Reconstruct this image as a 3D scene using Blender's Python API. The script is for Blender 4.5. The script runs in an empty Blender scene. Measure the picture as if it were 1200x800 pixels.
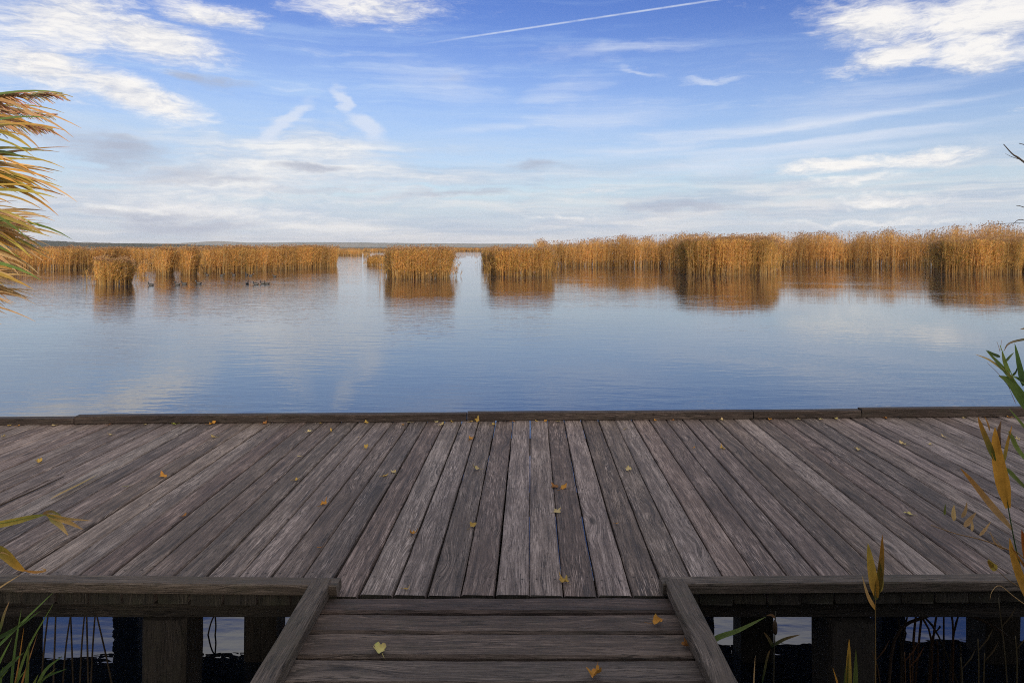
import bpy, math, random
import numpy as np
from mathutils import Vector, Matrix

R = math.radians
random.seed(11)
rng = np.random.default_rng(7)
SC = bpy.context.scene
COL = SC.collection

# ------------------------------------------------------------------ camera numbers
F, CX, HY = 800.0, 600.0, 289.0          # focal length, centre and horizon in photo pixels
YAW = math.atan(22 / 800)
EYE = 1.48                               # eye above the deck
WZ = -1.02                               # water level under the deck
CA, SA = math.cos(YAW), math.sin(YAW)


def ray(px, py):
    dx, dz = (px - CX) / F, (HY - py) / F
    return Vector((dx * CA - SA, dx * SA + CA, dz))


def at(px, py, d):                       # the place a distance d in front of the eye
    return Vector((0, 0, EYE)) + ray(px, py) * d


def gp(px, py, z):                       # the place on a level surface
    r = ray(px, py)
    return Vector((0, 0, EYE)) + r * ((z - EYE) / r.z)


# ------------------------------------------------------------------ scene tree helpers
def tag(o, label=None, cat=None, group=None, kind=None):
    for k, v in (('label', label), ('category', cat), ('group', group), ('kind', kind)):
        if v:
            o[k] = v
    return o


def empty(name, loc=(0, 0, 0), rz=0.0):
    o = bpy.data.objects.new(name, None)
    o.location = loc
    o.rotation_euler = (0, 0, rz)
    o.empty_display_size = .1
    COL.objects.link(o)
    return o


class MB:
    """collects faces with uv and colour; build() links them as one mesh"""

    def __init__(self):
        self.v, self.f, self.uv, self.c, self.m = [], [], [], [], []
        self.smooth = False

    def face(self, idx, uvs=None, mat=0):
        self.f.append(tuple(idx))
        self.uv.extend(uvs if uvs else [(0, 0)] * len(idx))
        self.m.append(mat)

    def vert(self, p, c=(1, 1, 1)):
        self.v.append(tuple(p))
        self.c.append(c)
        return len(self.v) - 1

    def build(self, name, mats, parent=None, smooth=None, origin=None):
        me = bpy.data.meshes.new(name)
        vs = self.v
        if origin is not None:
            o0 = Vector(origin)
            vs = [tuple(Vector(p) - o0) for p in vs]
        me.from_pydata(vs, [], self.f)
        ul = me.uv_layers.new(name='UVMap')
        ul.data.foreach_set('uv', [x for t in self.uv for x in t])
        ca = me.color_attributes.new('tint', 'FLOAT_COLOR', 'POINT')
        ca.data.foreach_set('color', [x for t in self.c for x in (t[0], t[1], t[2], 1)])
        for m in (mats if isinstance(mats, (list, tuple)) else [mats]):
            me.materials.append(m)
        me.polygons.foreach_set('material_index', self.m)
        if smooth or (smooth is None and self.smooth):
            me.polygons.foreach_set('use_smooth', [True] * len(self.f))
        me.update()
        o = bpy.data.objects.new(name, me)
        if origin is not None:
            o.location = origin
        COL.objects.link(o)
        if parent:
            o.parent = parent
        return o

    # a board: L along U, width w along V, height h along N; p = middle of the start end
    def board(self, p, U, V, w, h, L, seg=10, ch=.004, wob=.0015, bow=.002, wear=0.0, twist=0.0, endmat=0):
        p, U, V = Vector(p), Vector(U).normalized(), Vector(V).normalized()
        Nn = U.cross(V)
        if Nn.z < -.5:
            Nn = -Nn
        uo, vo = random.uniform(0, 90), random.uniform(0, 90)
        hw, hh = w / 2, h / 2
        prof = [(-hw + ch, -hh), (hw - ch, -hh), (hw, -hh + ch), (hw, hh - ch), (hw - ch, hh), (-hw + ch, hh), (-hw, hh - ch), (-hw, -hh + ch)]
        per = [0]
        for i in range(8):
            a, b = prof[i], prof[(i + 1) % 8]
            per.append(per[-1] + math.hypot(a[0] - b[0], a[1] - b[1]))
        ph, ph2 = random.uniform(0, 6), random.uniform(0, 6)
        b0, b1 = random.uniform(-bow, bow), random.uniform(-bow, bow)
        rows = []
        for i in range(seg + 1):
            t = i / seg
            row = []
            side = b0 * math.sin(math.pi * t + ph)
            up = b1 * math.sin(math.pi * t + ph2)
            tw = twist * (t - .5)
            for k, (a, b) in enumerate(prof):
                e = wear if i in (0, seg) else 0
                aa = a + (random.uniform(-wob, wob) if k in (2, 3, 6, 7) else 0) + side
                bb = b + (random.uniform(-wob, wob) * .5 if k >= 3 and k <= 6 else 0) + up + tw * a
                q = p + U * (L * t + random.uniform(-e, e)) + V * aa + Nn * bb
                row.append(self.vert(q))
            rows.append(row)
        for i in range(seg):
            for k in range(8):
                k2 = (k + 1) % 8
                u0, u1 = uo + L * i / seg, uo + L * (i + 1) / seg
                v0, v1 = vo + per[k], vo + per[k + 1]
                self.face((rows[i][k], rows[i][k2], rows[i + 1][k2], rows[i + 1][k]), [(u0, v0), (u0, v1), (u1, v1), (u1, v0)])
        for row, flip in ((rows[0], True), (rows[-1], False)):
            idx = list(reversed(row)) if flip else row
            pr = list(reversed(prof)) if flip else prof
            self.face(idx, [(uo + b * 1.0, vo + 3 + a) for a, b in pr], endmat)

    # a tapered bar through points
    def tube(self, pts, rad, sides=6, col=(1, 1, 1), cap=True):
        pts = [Vector(p) for p in pts]
        n = len(pts)
        if not isinstance(rad, (list, tuple)):
            rad = [rad] * n
        rows, L = [], 0
        for i, p in enumerate(pts):
            d = (pts[min(i + 1, n - 1)] - pts[max(i - 1, 0)])
            d = d.normalized() if d.length > 1e-9 else Vector((0, 0, 1))
            a = d.cross(Vector((0, 1, 0)) if abs(d.y) < .9 else Vector((1, 0, 0))).normalized()
            b = d.cross(a)
            c = col[i] if isinstance(col, list) else col
            rows.append([self.vert(p + (a * math.cos(2 * math.pi * k / sides) + b * math.sin(2 * math.pi * k / sides)) * rad[i], c) for k in range(sides)])
        for i in range(n - 1):
            l2 = L + (pts[i + 1] - pts[i]).length
            for k in range(sides):
                k2 = (k + 1) % sides
                self.face((rows[i][k], rows[i][k2], rows[i + 1][k2], rows[i + 1][k]), [(L, k * .02), (L, k * .02 + .02), (l2, k * .02 + .02), (l2, k * .02)])
            L = l2
        if cap:
            self.face(list(reversed(rows[0])))
            self.face(rows[-1])

    # a leaf blade through points: folded along its midrib
    def blade(self, pts, width, nrm=None, fold=.25, cols=((.1, .2, .05), (.1, .2, .05)), shape=None, thick=0):
        pts = [Vector(p) for p in pts]
        n = len(pts)
        rows = []
        for i, p in enumerate(pts):
            t = i / (n - 1)
            d = (pts[min(i + 1, n - 1)] - pts[max(i - 1, 0)]).normalized()
            nn = Vector(nrm) if nrm is not None else Vector((0, -1, .4))
            s = d.cross(nn)
            s = s.normalized() if s.length > 1e-6 else Vector((1, 0, 0))
            u = s.cross(d).normalized()
            w = shape(t) if shape else min(1, .35 + 3.2 * t) * (1 - t ** 2.2) ** .8
            w = max(w * width / 2, .0004)
            c = tuple(cols[0][k] * (1 - t) + cols[1][k] * t for k in range(3))
            rows.append([self.vert(p - s * w + u * w * fold, c), self.vert(p, tuple(x * .85 for x in c)), self.vert(p + s * w + u * w * fold, c)])
        for i in range(n - 1):
            for k in range(2):
                self.face((rows[i][k], rows[i][k + 1], rows[i + 1][k + 1], rows[i + 1][k]))
        self.smooth = True


def curve_pts(pts, n=10):
    """Catmull-Rom through the given points"""
    pts = [Vector(p) for p in pts]
    if len(pts) == 2:
        return [pts[0].lerp(pts[1], i / n) for i in range(n + 1)]
    P = [pts[0] * 2 - pts[1]] + pts + [pts[-1] * 2 - pts[-2]]
    out = []
    m = len(pts) - 1
    for i in range(n + 1):
        s = min(i / n * m, m - 1e-6)
        k = int(s)
        t = s - k
        a, b, c, d = P[k], P[k + 1], P[k + 2], P[k + 3]
        out.append(.5 * ((2 * b) + (c - a) * t + (2 * a - 5 * b + 4 * c - d) * t * t + (3 * b - a - 3 * c + d) * t ** 3))
    return out


# ------------------------------------------------------------------ materials
class NT:
    def __init__(self, tree):
        self.t = tree
        self.n = tree.nodes
        self.l = tree.links

    def new(self, typ, **kw):
        nd = self.n.new(typ)
        for k, v in kw.items():
            setattr(nd, k, v)
        return nd

    def put(self, sock, val):
        if isinstance(val, bpy.types.NodeSocket):
            self.l.new(val, sock)
        else:
            sock.default_value = val

    def math(self, op, a, b=0.0, c=None, clamp=False):
        nd = self.new('ShaderNodeMath', operation=op, use_clamp=clamp)
        self.put(nd.inputs[0], a)
        self.put(nd.inputs[1], b)
        if c is not None:
            self.put(nd.inputs[2], c)
        return nd.outputs[0]

    def vmath(self, op, a, b=None, scale=None):
        nd = self.new('ShaderNodeVectorMath', operation=op)
        self.put(nd.inputs[0], a)
        if b is not None:
            self.put(nd.inputs[1], b)
        if scale is not None:
            self.put(nd.inputs['Scale'], scale)
        return nd.outputs['Value'] if op in ('LENGTH', 'DOT_PRODUCT') else nd.outputs[0]

    def comb(self, x, y, z=0.0):
        nd = self.new('ShaderNodeCombineXYZ')
        for i, v in enumerate((x, y, z)):
            self.put(nd.inputs[i], v)
        return nd.outputs[0]

    def sep(self, v):
        nd = self.new('ShaderNodeSeparateXYZ')
        self.put(nd.inputs[0], v)
        return nd.outputs

    def noise(self, vec, scale=1.0, detail=4.0, rough=.55, dist=0.0, color=False, lac=2.0):
        nd = self.new('ShaderNodeTexNoise')
        self.put(nd.inputs['Vector'], vec)
        self.put(nd.inputs['Scale'], scale)
        nd.inputs['Detail'].default_value = detail
        nd.inputs['Roughness'].default_value = rough
        nd.inputs['Distortion'].default_value = dist
        nd.inputs['Lacunarity'].default_value = lac
        return nd.outputs['Color' if color else 'Fac']

    def mapr(self, v, a, b, c=0.0, d=1.0, smooth=False):
        nd = self.new('ShaderNodeMapRange')
        nd.interpolation_type = 'SMOOTHSTEP' if smooth else 'LINEAR'
        nd.clamp = True
        for i, x in enumerate((v, a, b, c, d)):
            self.put(nd.inputs[i], x)
        return nd.outputs[0]

    def mix(self, f, a, b, blend='MIX'):
        nd = self.new('ShaderNodeMix', data_type='RGBA', blend_type=blend)
        self.put(nd.inputs[0], f)
        for s, v in ((nd.inputs[6], a), (nd.inputs[7], b)):
            if not isinstance(v, bpy.types.NodeSocket) and len(v) == 3:
                v = (*v, 1)
            self.put(s, v)
        return nd.outputs[2]

    def ramp(self, f, stops):
        nd = self.new('ShaderNodeValToRGB')
        el = nd.color_ramp.elements
        while len(el) < len(stops):
            el.new(.5)
        for e, (p, c) in zip(el, stops):
            e.position = p
            e.color = (*c, 1)
        self.put(nd.inputs[0], f)
        return nd.outputs[0]


def material(name):
    m = bpy.data.materials.new(name)
    m.use_nodes = True
    nt = NT(m.node_tree)
    nt.n.clear()
    out = nt.new('ShaderNodeOutputMaterial')
    return m, nt, out


def wood(name, dark, mid, light, rough=.72, moss=0.0, contrast=1.0, spec=.35, screws=False):
    m, nt, out = material(name)
    uv = nt.new('ShaderNodeUVMap').outputs[0]
    geo = nt.new('ShaderNodeNewGeometry')
    rnd = geo.outputs['Random Per Island']
    pos = geo.outputs['Position']
    # knots: sparse cells that bend the grain round them
    kv = nt.vmath('MULTIPLY', uv, (1.9, 6.5, 1))
    vor = nt.new('ShaderNodeTexVoronoi', feature='F1')
    nt.put(vor.inputs['Vector'], kv)
    vor.inputs['Scale'].default_value = 1.0
    kd = vor.outputs['Distance']
    sepc = nt.sep(vor.outputs['Color'])
    rare = nt.math('GREATER_THAN', sepc[0], .50)
    knot = nt.math('MULTIPLY', nt.mapr(kd, .16, .05, 0, 1, True), rare)
    bend = nt.math('MULTIPLY', nt.mapr(kd, .5, .05, 0, 1, True), nt.math('MULTIPLY', rare, .035))
    wv = nt.noise(nt.vmath('MULTIPLY', uv, (1.1, 5, 1)), 1.0, 2)
    wob = nt.math('ADD', nt.math('MULTIPLY', nt.math('SUBTRACT', wv, .5), .035), bend)
    s = nt.sep(uv)
    guv = nt.comb(s[0], nt.math('ADD', s[1], wob), 0)
    g1 = nt.noise(nt.vmath('MULTIPLY', guv, (1.6, 34, 1)), 1.0, 6, .68)          # broad streaks
    g2 = nt.noise(nt.vmath('MULTIPLY', guv, (9, 210, 1)), 1.0, 4, .65)           # fine grain
    g3 = nt.noise(nt.vmath('MULTIPLY', guv, (2.4, 58, 1)), 1.0, 3, .55)          # checks
    grit = nt.noise(nt.vmath('MULTIPLY', uv, (55, 150, 1)), 1.0, 3, .7)          # lifted fibres and dirt
    blot = nt.noise(nt.vmath('MULTIPLY', uv, (3.0, 9, 1)), 1.0, 5, .65)          # weathering blotches
    big = nt.noise(nt.vmath('MULTIPLY', pos, (.55, .8, .8)), 1.0, 3, .55)
    crack = nt.mapr(nt.math('ABSOLUTE', nt.math('SUBTRACT', g3, .5)), .020, .0, 0, 1)
    crack = nt.math('MULTIPLY', crack, nt.mapr(blot, .40, .58, 0, 1))
    val = nt.math('ADD', nt.math('MULTIPLY', g1, .50), nt.math('MULTIPLY', g2, .32))
    val = nt.math('ADD', val, nt.math('MULTIPLY', grit, .18))
    val = nt.math('ADD', val, nt.math('MULTIPLY', nt.math('SUBTRACT', blot, .5), .30))
    val = nt.math('ADD', val, nt.math('MULTIPLY', nt.math('SUBTRACT', rnd, .5), .10))
    val = nt.math('ADD', val, nt.math('MULTIPLY', nt.math('SUBTRACT', big, .5), .10))
    c = nt.ramp(nt.mapr(val, .5 - .19 / contrast, .5 + .21 / contrast), [(0, dark), (.5, mid), (1, light)])
    # fibres worn to silver
    worn = nt.math('MULTIPLY', nt.mapr(g2, .52, .66), nt.mapr(nt.noise(nt.vmath('MULTIPLY', guv, (.8, 9, 1)), 1.0, 3), .5, .68))
    c = nt.mix(nt.math('MULTIPLY', worn, .9), c, tuple(min(1, x * 1.7) for x in light))
    c = nt.mix(nt.math('MULTIPLY', knot, .75), c, tuple(x * .5 for x in dark))
    c = nt.mix(nt.math('MULTIPLY', crack, .8), c, tuple(x * .3 for x in dark))
    g4 = nt.noise(nt.vmath('MULTIPLY', guv, (6, 120, 1)), 1.0, 2, .5)
    crk2 = nt.math('MULTIPLY', nt.mapr(g4, .38, .27, 0, 1), nt.mapr(blot, .38, .56, .35, 1))
    c = nt.mix(nt.math('MULTIPLY', crk2, .85), c, tuple(x * .4 for x in dark))
    if screws:
        px_, py_, pz_ = nt.sep(pos)
        lx = nt.math('SUBTRACT', nt.math('FLOORED_MODULO', nt.math('ADD', px_, .006), .1453), .07265)
        lx = nt.math('SUBTRACT', nt.math('ABSOLUTE', lx), .041)
        sw = None
        for row_ in (3.06, 4.21, 5.41):
            ly = nt.math('ADD', nt.math('SUBTRACT', py_, row_), nt.math('MULTIPLY', nt.math('SUBTRACT', rnd, .5), .05))
            dd = nt.math('SQRT', nt.math('ADD', nt.math('MULTIPLY', lx, lx), nt.math('MULTIPLY', ly, ly)))
            k_ = nt.math('ADD', nt.mapr(dd, .0045, .0035, 0, .8), nt.mapr(dd, .016, .003, 0, .3, True), clamp=True)
            sw = k_ if sw is None else nt.math('MAXIMUM', sw, k_)
        c = nt.mix(sw, c, (.016, .011, .009))
    # hue drifts a little from board to board
    hsv = nt.new('ShaderNodeHueSaturation')
    nt.put(hsv.inputs['Color'], c)
    nt.put(hsv.inputs['Hue'], nt.math('ADD', .5, nt.math('MULTIPLY', nt.math('SUBTRACT', nt.math('FRACT', nt.math('MULTIPLY', rnd, 17.3)), .5), .018)))
    nt.put(hsv.inputs['Saturation'], nt.mapr(nt.math('FRACT', nt.math('MULTIPLY', rnd, 7.7)), 0, 1, .8, 1.1))
    nt.put(hsv.inputs['Value'], nt.mapr(nt.math('FRACT', nt.math('MULTIPLY', rnd, 31.7)), 0, 1, .90, 1.12))
    c = hsv.outputs[0]
    if moss:
        ms = nt.noise(nt.vmath('MULTIPLY', pos, (9, 9, 9)), 1.0, 6, .7)
        c = nt.mix(nt.math('MULTIPLY', nt.mapr(ms, .5, .68), moss), c, (.032, .034, .018))
    bs = nt.new('ShaderNodeBsdfPrincipled')
    nt.put(bs.inputs['Base Color'], c)
    nt.put(bs.inputs['Roughness'], nt.mapr(g1, .3, .7, rough - .08, rough + .12))
    bs.inputs['Specular IOR Level'].default_value = spec
    h = nt.math('ADD', nt.math('ADD', nt.math('MULTIPLY', g1, .5), nt.math('MULTIPLY', g2, .4)), nt.math('MULTIPLY', grit, .2))
    h = nt.math('SUBTRACT', h, nt.math('MULTIPLY', crack, .7))
    h = nt.math('SUBTRACT', h, nt.math('MULTIPLY', knot, .15))
    b = nt.new('ShaderNodeBump')
    b.inputs['Strength'].default_value = .8
    b.inputs['Distance'].default_value = .006
    nt.put(b.inputs['Height'], h)
    nt.put(bs.inputs['Normal'], b.outputs[0])
    nt.l.new(bs.outputs[0], out.inputs[0])
    return m


def foliage(name, trans=.35, rough=.6, vary=.35, spec=.2):
    """colour comes from the plant's own tint, varied from leaf to leaf"""
    m, nt, out = material(name)
    a = nt.new('ShaderNodeAttribute', attribute_name='tint').outputs['Color']
    geo = nt.new('ShaderNodeNewGeometry')
    rnd = geo.outputs['Random Per Island']
    n = nt.noise(geo.outputs['Position'], 45.0, 3)
    hsv = nt.new('ShaderNodeHueSaturation')
    nt.put(hsv.inputs['Color'], a)
    nt.put(hsv.inputs['Hue'], nt.mapr(nt.math('FRACT', nt.math('MULTIPLY', rnd, 13.7)), 0, 1, .49, .512))
    nt.put(hsv.inputs['Value'], nt.math('MULTIPLY', nt.mapr(rnd, 0, 1, 1 - vary, 1 + vary), nt.mapr(n, .3, .7, .85, 1.15)))
    d = nt.new('ShaderNodeBsdfPrincipled')
    nt.put(d.inputs['Base Color'], hsv.outputs[0])
    d.inputs['Roughness'].default_value = rough
    d.inputs['Specular IOR Level'].default_value = spec
    t = nt.new('ShaderNodeBsdfTranslucent')
    nt.put(t.inputs[0], hsv.outputs[0])
    mx = nt.new('ShaderNodeMixShader')
    mx.inputs[0].default_value = trans
    nt.l.new(d.outputs[0], mx.inputs[1])
    nt.l.new(t.outputs[0], mx.inputs[2])
    nt.l.new(mx.outputs[0], out.inputs[0])
    return m


def plain(name, col, rough=.7, nscale=8.0, amount=.25, spec=.3):
    m, nt, out = material(name)
    tc = nt.new('ShaderNodeTexCoord').outputs['Object']
    n = nt.noise(tc, nscale, 5, .6)
    c = nt.mix(n, tuple(x * (1 - amount) for x in col), tuple(min(1, x * (1 + amount)) for x in col))
    bs = nt.new('ShaderNodeBsdfPrincipled')
    nt.put(bs.inputs['Base Color'], c)
    bs.inputs['Roughness'].default_value = rough
    bs.inputs['Specular IOR Level'].default_value = spec
    nt.l.new(bs.outputs[0], out.inputs[0])
    return m


M_DECK = wood('weathered_deck_wood', (.034, .0245, .022), (.124, .092, .080), (.32, .255, .23), contrast=1.45, screws=True)
M_WALK = wood('worn_walkway_wood', (.018, .012, .010), (.062, .043, .036), (.16, .118, .10), moss=.25, contrast=1.25)
M_CURB = wood('mossy_curb_wood', (.022, .017, .012), (.075, .058, .044), (.19, .155, .13), moss=.45)
M_FARCURB = wood('far_curb_wood', (.009, .006, .005), (.030, .020, .016), (.105, .08, .07), moss=.2)
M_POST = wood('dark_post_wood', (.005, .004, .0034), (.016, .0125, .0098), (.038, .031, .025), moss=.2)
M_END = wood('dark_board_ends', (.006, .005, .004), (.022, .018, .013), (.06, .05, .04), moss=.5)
M_REED = foliage('reed_leaf', .5, .65, .2)
M_GREEN = foliage('fresh_reed_leaf', .45, .45, .3, .35)
M_FALLEN = foliage('fallen_leaf', .2, .7, .12)
M_STALK = foliage('reed_stalk', .0, .6, .2)
M_TWIG = plain('twig_bark', (.05, .04, .035), .8, 30)


def water_material():
    m, nt, out = material('lake_water')
    pos = nt.new('ShaderNodeNewGeometry').outputs['Position']
    # small wind ripples, long in the crosswind direction, plus slow swell and calm patches
    def rip(ang, sx, sy, scale, detail, dist=.0):
        mp = nt.new('ShaderNodeMapping')
        nt.put(mp.inputs['Vector'], pos)
        mp.inputs['Rotation'].default_value = (0, 0, R(ang))
        mp.inputs['Scale'].default_value = (sx, sy, 1)
        return nt.noise(mp.outputs[0], scale, detail, .5, dist)
    a = rip(-14, .28, 1.0, 5.2, 2, .25)
    b = rip(20, .40, 1.0, 2.3, 2, .3)
    c = rip(-6, .5, 1.0, 14.0, 2, .2)
    calm = nt.noise(nt.vmath('MULTIPLY', pos, (.05, .11, 1)), 1.0, 3, .55)
    x = nt.sep(pos)[0]
    wind = nt.math('ADD', nt.mapr(calm, .36, .66, .22, .95, True), nt.mapr(x, 8, -10, 0, .25, True))
    wind = nt.math('ADD', wind, nt.math('MULTIPLY', nt.mapr(x, -4, -18, 0, .75, True), nt.mapr(nt.sep(pos)[1], 18, 40, 0, 1, True)))
    h = nt.math('ADD', nt.math('MULTIPLY', a, .55), nt.math('MULTIPLY', b, .55))
    h = nt.math('ADD', h, nt.math('MULTIPLY', c, .14))
    lee = nt.mapr(nt.sep(pos)[1], 4.2, 8.0, .30, 1, True)      # sheltered under and behind the deck
    h = nt.math('MULTIPLY', nt.math('MULTIPLY', h, wind), lee)
    bp = nt.new('ShaderNodeBump')
    bp.inputs['Strength'].default_value = 1.0
    bp.inputs['Distance'].default_value = .0130
    nt.put(bp.inputs['Height'], h)
    bs = nt.new('ShaderNodeBsdfPrincipled')
    bs.inputs['Base Color'].default_value = (.010, .016, .028, 1)
    bs.inputs['Roughness'].default_value = .012
    bs.inputs['IOR'].default_value = 2.1
    nt.put(bs.inputs['Normal'], bp.outputs[0])
    nt.l.new(bs.outputs[0], out.inputs[0])
    return m


# ------------------------------------------------------------------ setting: water, ground, hills
def quad_sheet(name, x0, x1, y0, y1, z, mat, cut=1):
    mb = MB()
    ids = [[mb.vert((x0 + (x1 - x0) * i / cut, y0 + (y1 - y0) * j / cut, z)) for i in range(cut + 1)] for j in range(cut + 1)]
    for j in range(cut):
        for i in range(cut):
            mb.face((ids[j][i], ids[j][i + 1], ids[j + 1][i + 1], ids[j + 1][i]))
    return tag(mb.build(name, mat), kind='structure')


quad_sheet('water', -4200, 4200, -60, 2600, WZ, water_material(), 6)


def ground_material():
    m, nt, out = material('shore_ground')
    pos = nt.new('ShaderNodeNewGeometry').outputs['Position']
    n = nt.noise(pos, 1.6, 6, .65)
    n2 = nt.noise(pos, .02, 4, .6)
    c = nt.ramp(n, [(.3, (.018, .014, .010)), (.55, (.045, .036, .022)), (.75, (.07, .062, .03))])
    c = nt.mix(nt.mapr(n2, .4, .65), c, (.10, .085, .035))
    bs = nt.new('ShaderNodeBsdfPrincipled')
    nt.put(bs.inputs['Base Color'], c)
    bs.inputs['Roughness'].default_value = .95
    b = nt.new('ShaderNodeBump')
    b.inputs['Distance'].default_value = .05
    nt.put(b.inputs['Height'], n)
    nt.put(bs.inputs['Normal'], b.outputs[0])
    nt.l.new(bs.outputs[0], out.inputs[0])
    return m


M_GROUND = ground_material()


def make_ground():
    """one sheet: near bank, lake bed, far shore, out to the hills"""
    ys = [-60, -30, -14, -7, -4, -2, -.5, .5, 1.2, 1.8, 2.3, 2.7, 3.3, 4.5, 8, 30, 120, 330, 420, 900, 1800, 3200, 5200, 9500]
    xs = [-8500, -4000, -2000, -900, -400, -160, -60, -25, -12, -8, -6, -5, -4, -3.2, -2.4, -1.6, -.8, 0, .8, 1.6, 2.4, 3.2, 4, 5, 6, 8, 12, 25, 60, 160, 400, 900, 2000, 4000, 8500]
    mb = MB()
    r2 = random.Random(5)
    def hz(x, y):
        if y < 3.3:
            t = (2.45 - y)
            z = -1.08 + .10 * max(t, -6) if t < 1 else -.98 + .045 * (t - 1)
            z = min(z, -.3)
            return z + r2.uniform(-.03, .03) - (.25 if y > 2.6 else 0)
        if y < 200:
            return -2.4
        if y < 345:
            return -1.6
        return WZ + .25 + r2.uniform(0, .15)
    ids = [[mb.vert((x, y, hz(x, y))) for x in xs] for y in ys]
    for j in range(len(ys) - 1):
        for i in range(len(xs) - 1):
            mb.face((ids[j][i], ids[j][i + 1], ids[j + 1][i + 1], ids[j + 1][i]))
    return tag(mb.build('ground', M_GROUND), kind='structure')


make_ground()


def hill_material(name, ca, cb, cc):
    m, nt, out = material(name)
    pos = nt.new('ShaderNodeNewGeometry').outputs['Position']
    n = nt.noise(pos, .012, 6, .65)
    n2 = nt.noise(pos, .0022, 4, .6)
    c = nt.ramp(n, [(.35, ca), (.6, cb)])
    c = nt.mix(nt.mapr(n2, .48, .6), c, cc)
    bs = nt.new('ShaderNodeBsdfPrincipled')
    nt.put(bs.inputs['Base Color'], c)
    bs.inputs['Roughness'].default_value = 1
    bs.inputs['Specular IOR Level'].default_value = 0
    nt.l.new(bs.outputs[0], out.inputs[0])
    return m


def ridge(name, prof, dist, thick, mat, rough, seed):
    """prof: (photo x, photo y of the skyline); a ridge with a front and a back slope"""
    rr = random.Random(seed)
    mb = MB()
    px0, px1 = prof[0][0], prof[-1][0]
    n = 420
    rows = []
    ph = [rr.uniform(0, 6) for _ in range(8)]
    for i in range(n + 1):
        px = px0 + (px1 - px0) * i / n
        for k in range(len(prof) - 1):
            if prof[k][0] <= px <= prof[k + 1][0]:
                t = (px - prof[k][0]) / (prof[k + 1][0] - prof[k][0])
                t = t * t * (3 - 2 * t)
                py = prof[k][1] * (1 - t) + prof[k + 1][1] * t
                break
        top = EYE + (HY - py) / F * dist
        top += rough * (sum(math.sin(px * f + p) / (1 + j) for j, (f, p) in enumerate(zip((.03, .07, .15, .33, .71), ph))) + rr.uniform(-1, 1) * .35)
        r = ray(px, HY)
        row = []
        for s, hgt in ((-1, 0), (-.72, .35), (-.4, .72), (-.15, .95), (0, 1), (.4, .7), (1, 0)):
            d = dist + s * thick
            z = WZ + .2 + (top - WZ) * hgt
            if 0 < hgt < 1:
                z += rr.uniform(-.05, .05) * (top - WZ)
            row.append(mb.vert((r.x * d, r.y * d, z)))
        rows.append(row)
    for i in range(n):
        for k in range(6):
            mb.face((rows[i][k], rows[i + 1][k], rows[i + 1][k + 1], rows[i][k + 1]))
    return tag(mb.build(name, mat, smooth=True), kind='structure')


M_WOODS = hill_material('wooded_ridge', (.012, .018, .010), (.032, .034, .015), (.06, .04, .016))
M_FARHILL = hill_material('far_hillside', (.05, .055, .04), (.10, .10, .065), (.14, .115, .07))
ridge('wooded_hill', [(-420, 283.5), (-150, 280.5), (-20, 281), (40, 281.8), (110, 284), (175, 286), (260, 288.2), (330, 289)], 2300, 260, M_WOODS, 1.3, 3)
ridge('far_hills', [(-700, 283), (-300, 282), (-60, 285), (55, 284.5), (62, 283), (85, 285), (100, 283.4), (130, 285), (200, 285.2), (255, 282.6), (300, 284.2), (380, 284), (470, 284.6), (560, 285.6), (700, 286.4), (900, 285), (1200, 284), (1500, 282), (1900, 284)], 6800, 900, M_FARHILL, 1.5, 9)


# ------------------------------------------------------------------ reed beds
def quads_object(name, V, Q, C, mat, parent):
    me = bpy.data.meshes.new(name)
    me.vertices.add(len(V))
    me.vertices.foreach_set('co', V.astype(np.float32).ravel())
    me.loops.add(len(Q) * 4)
    me.loops.foreach_set('vertex_index', Q.astype(np.int32).ravel())
    me.polygons.add(len(Q))
    me.polygons.foreach_set('loop_start', np.arange(0, len(Q) * 4, 4, dtype=np.int32))
    ca = me.color_attributes.new('tint', 'FLOAT_COLOR', 'POINT')
    ca.data.foreach_set('color', np.concatenate([C, np.ones((len(C), 1))], 1).astype(np.float32).ravel())
    me.materials.append(mat)
    me.update(calc_edges=True)
    me.validate()
    o = bpy.data.objects.new(name, me)
    o.parent = parent
    COL.objects.link(o)
    return o


def strips(Cn, Wd, S, colr):
    """ribbons: Cn (n,k,3) centre lines, Wd (n,k) half widths, S (n,3) side, colr (n,3)"""
    n, k, _ = Cn.shape
    off = S[:, None, :] * Wd[:, :, None]
    V = np.stack([Cn - off, Cn + off], 2).reshape(-1, 3)
    base = (np.arange(n)[:, None] * k + np.arange(k - 1)[None, :]) * 2
    Q = np.stack([base, base + 1, base + 3, base + 2], -1).reshape(-1, 4)
    C = np.repeat(colr, k * 2, 0)
    return V, Q, C


def unit(a):
    return a / np.maximum(np.linalg.norm(a, axis=-1, keepdims=True), 1e-9)


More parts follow.
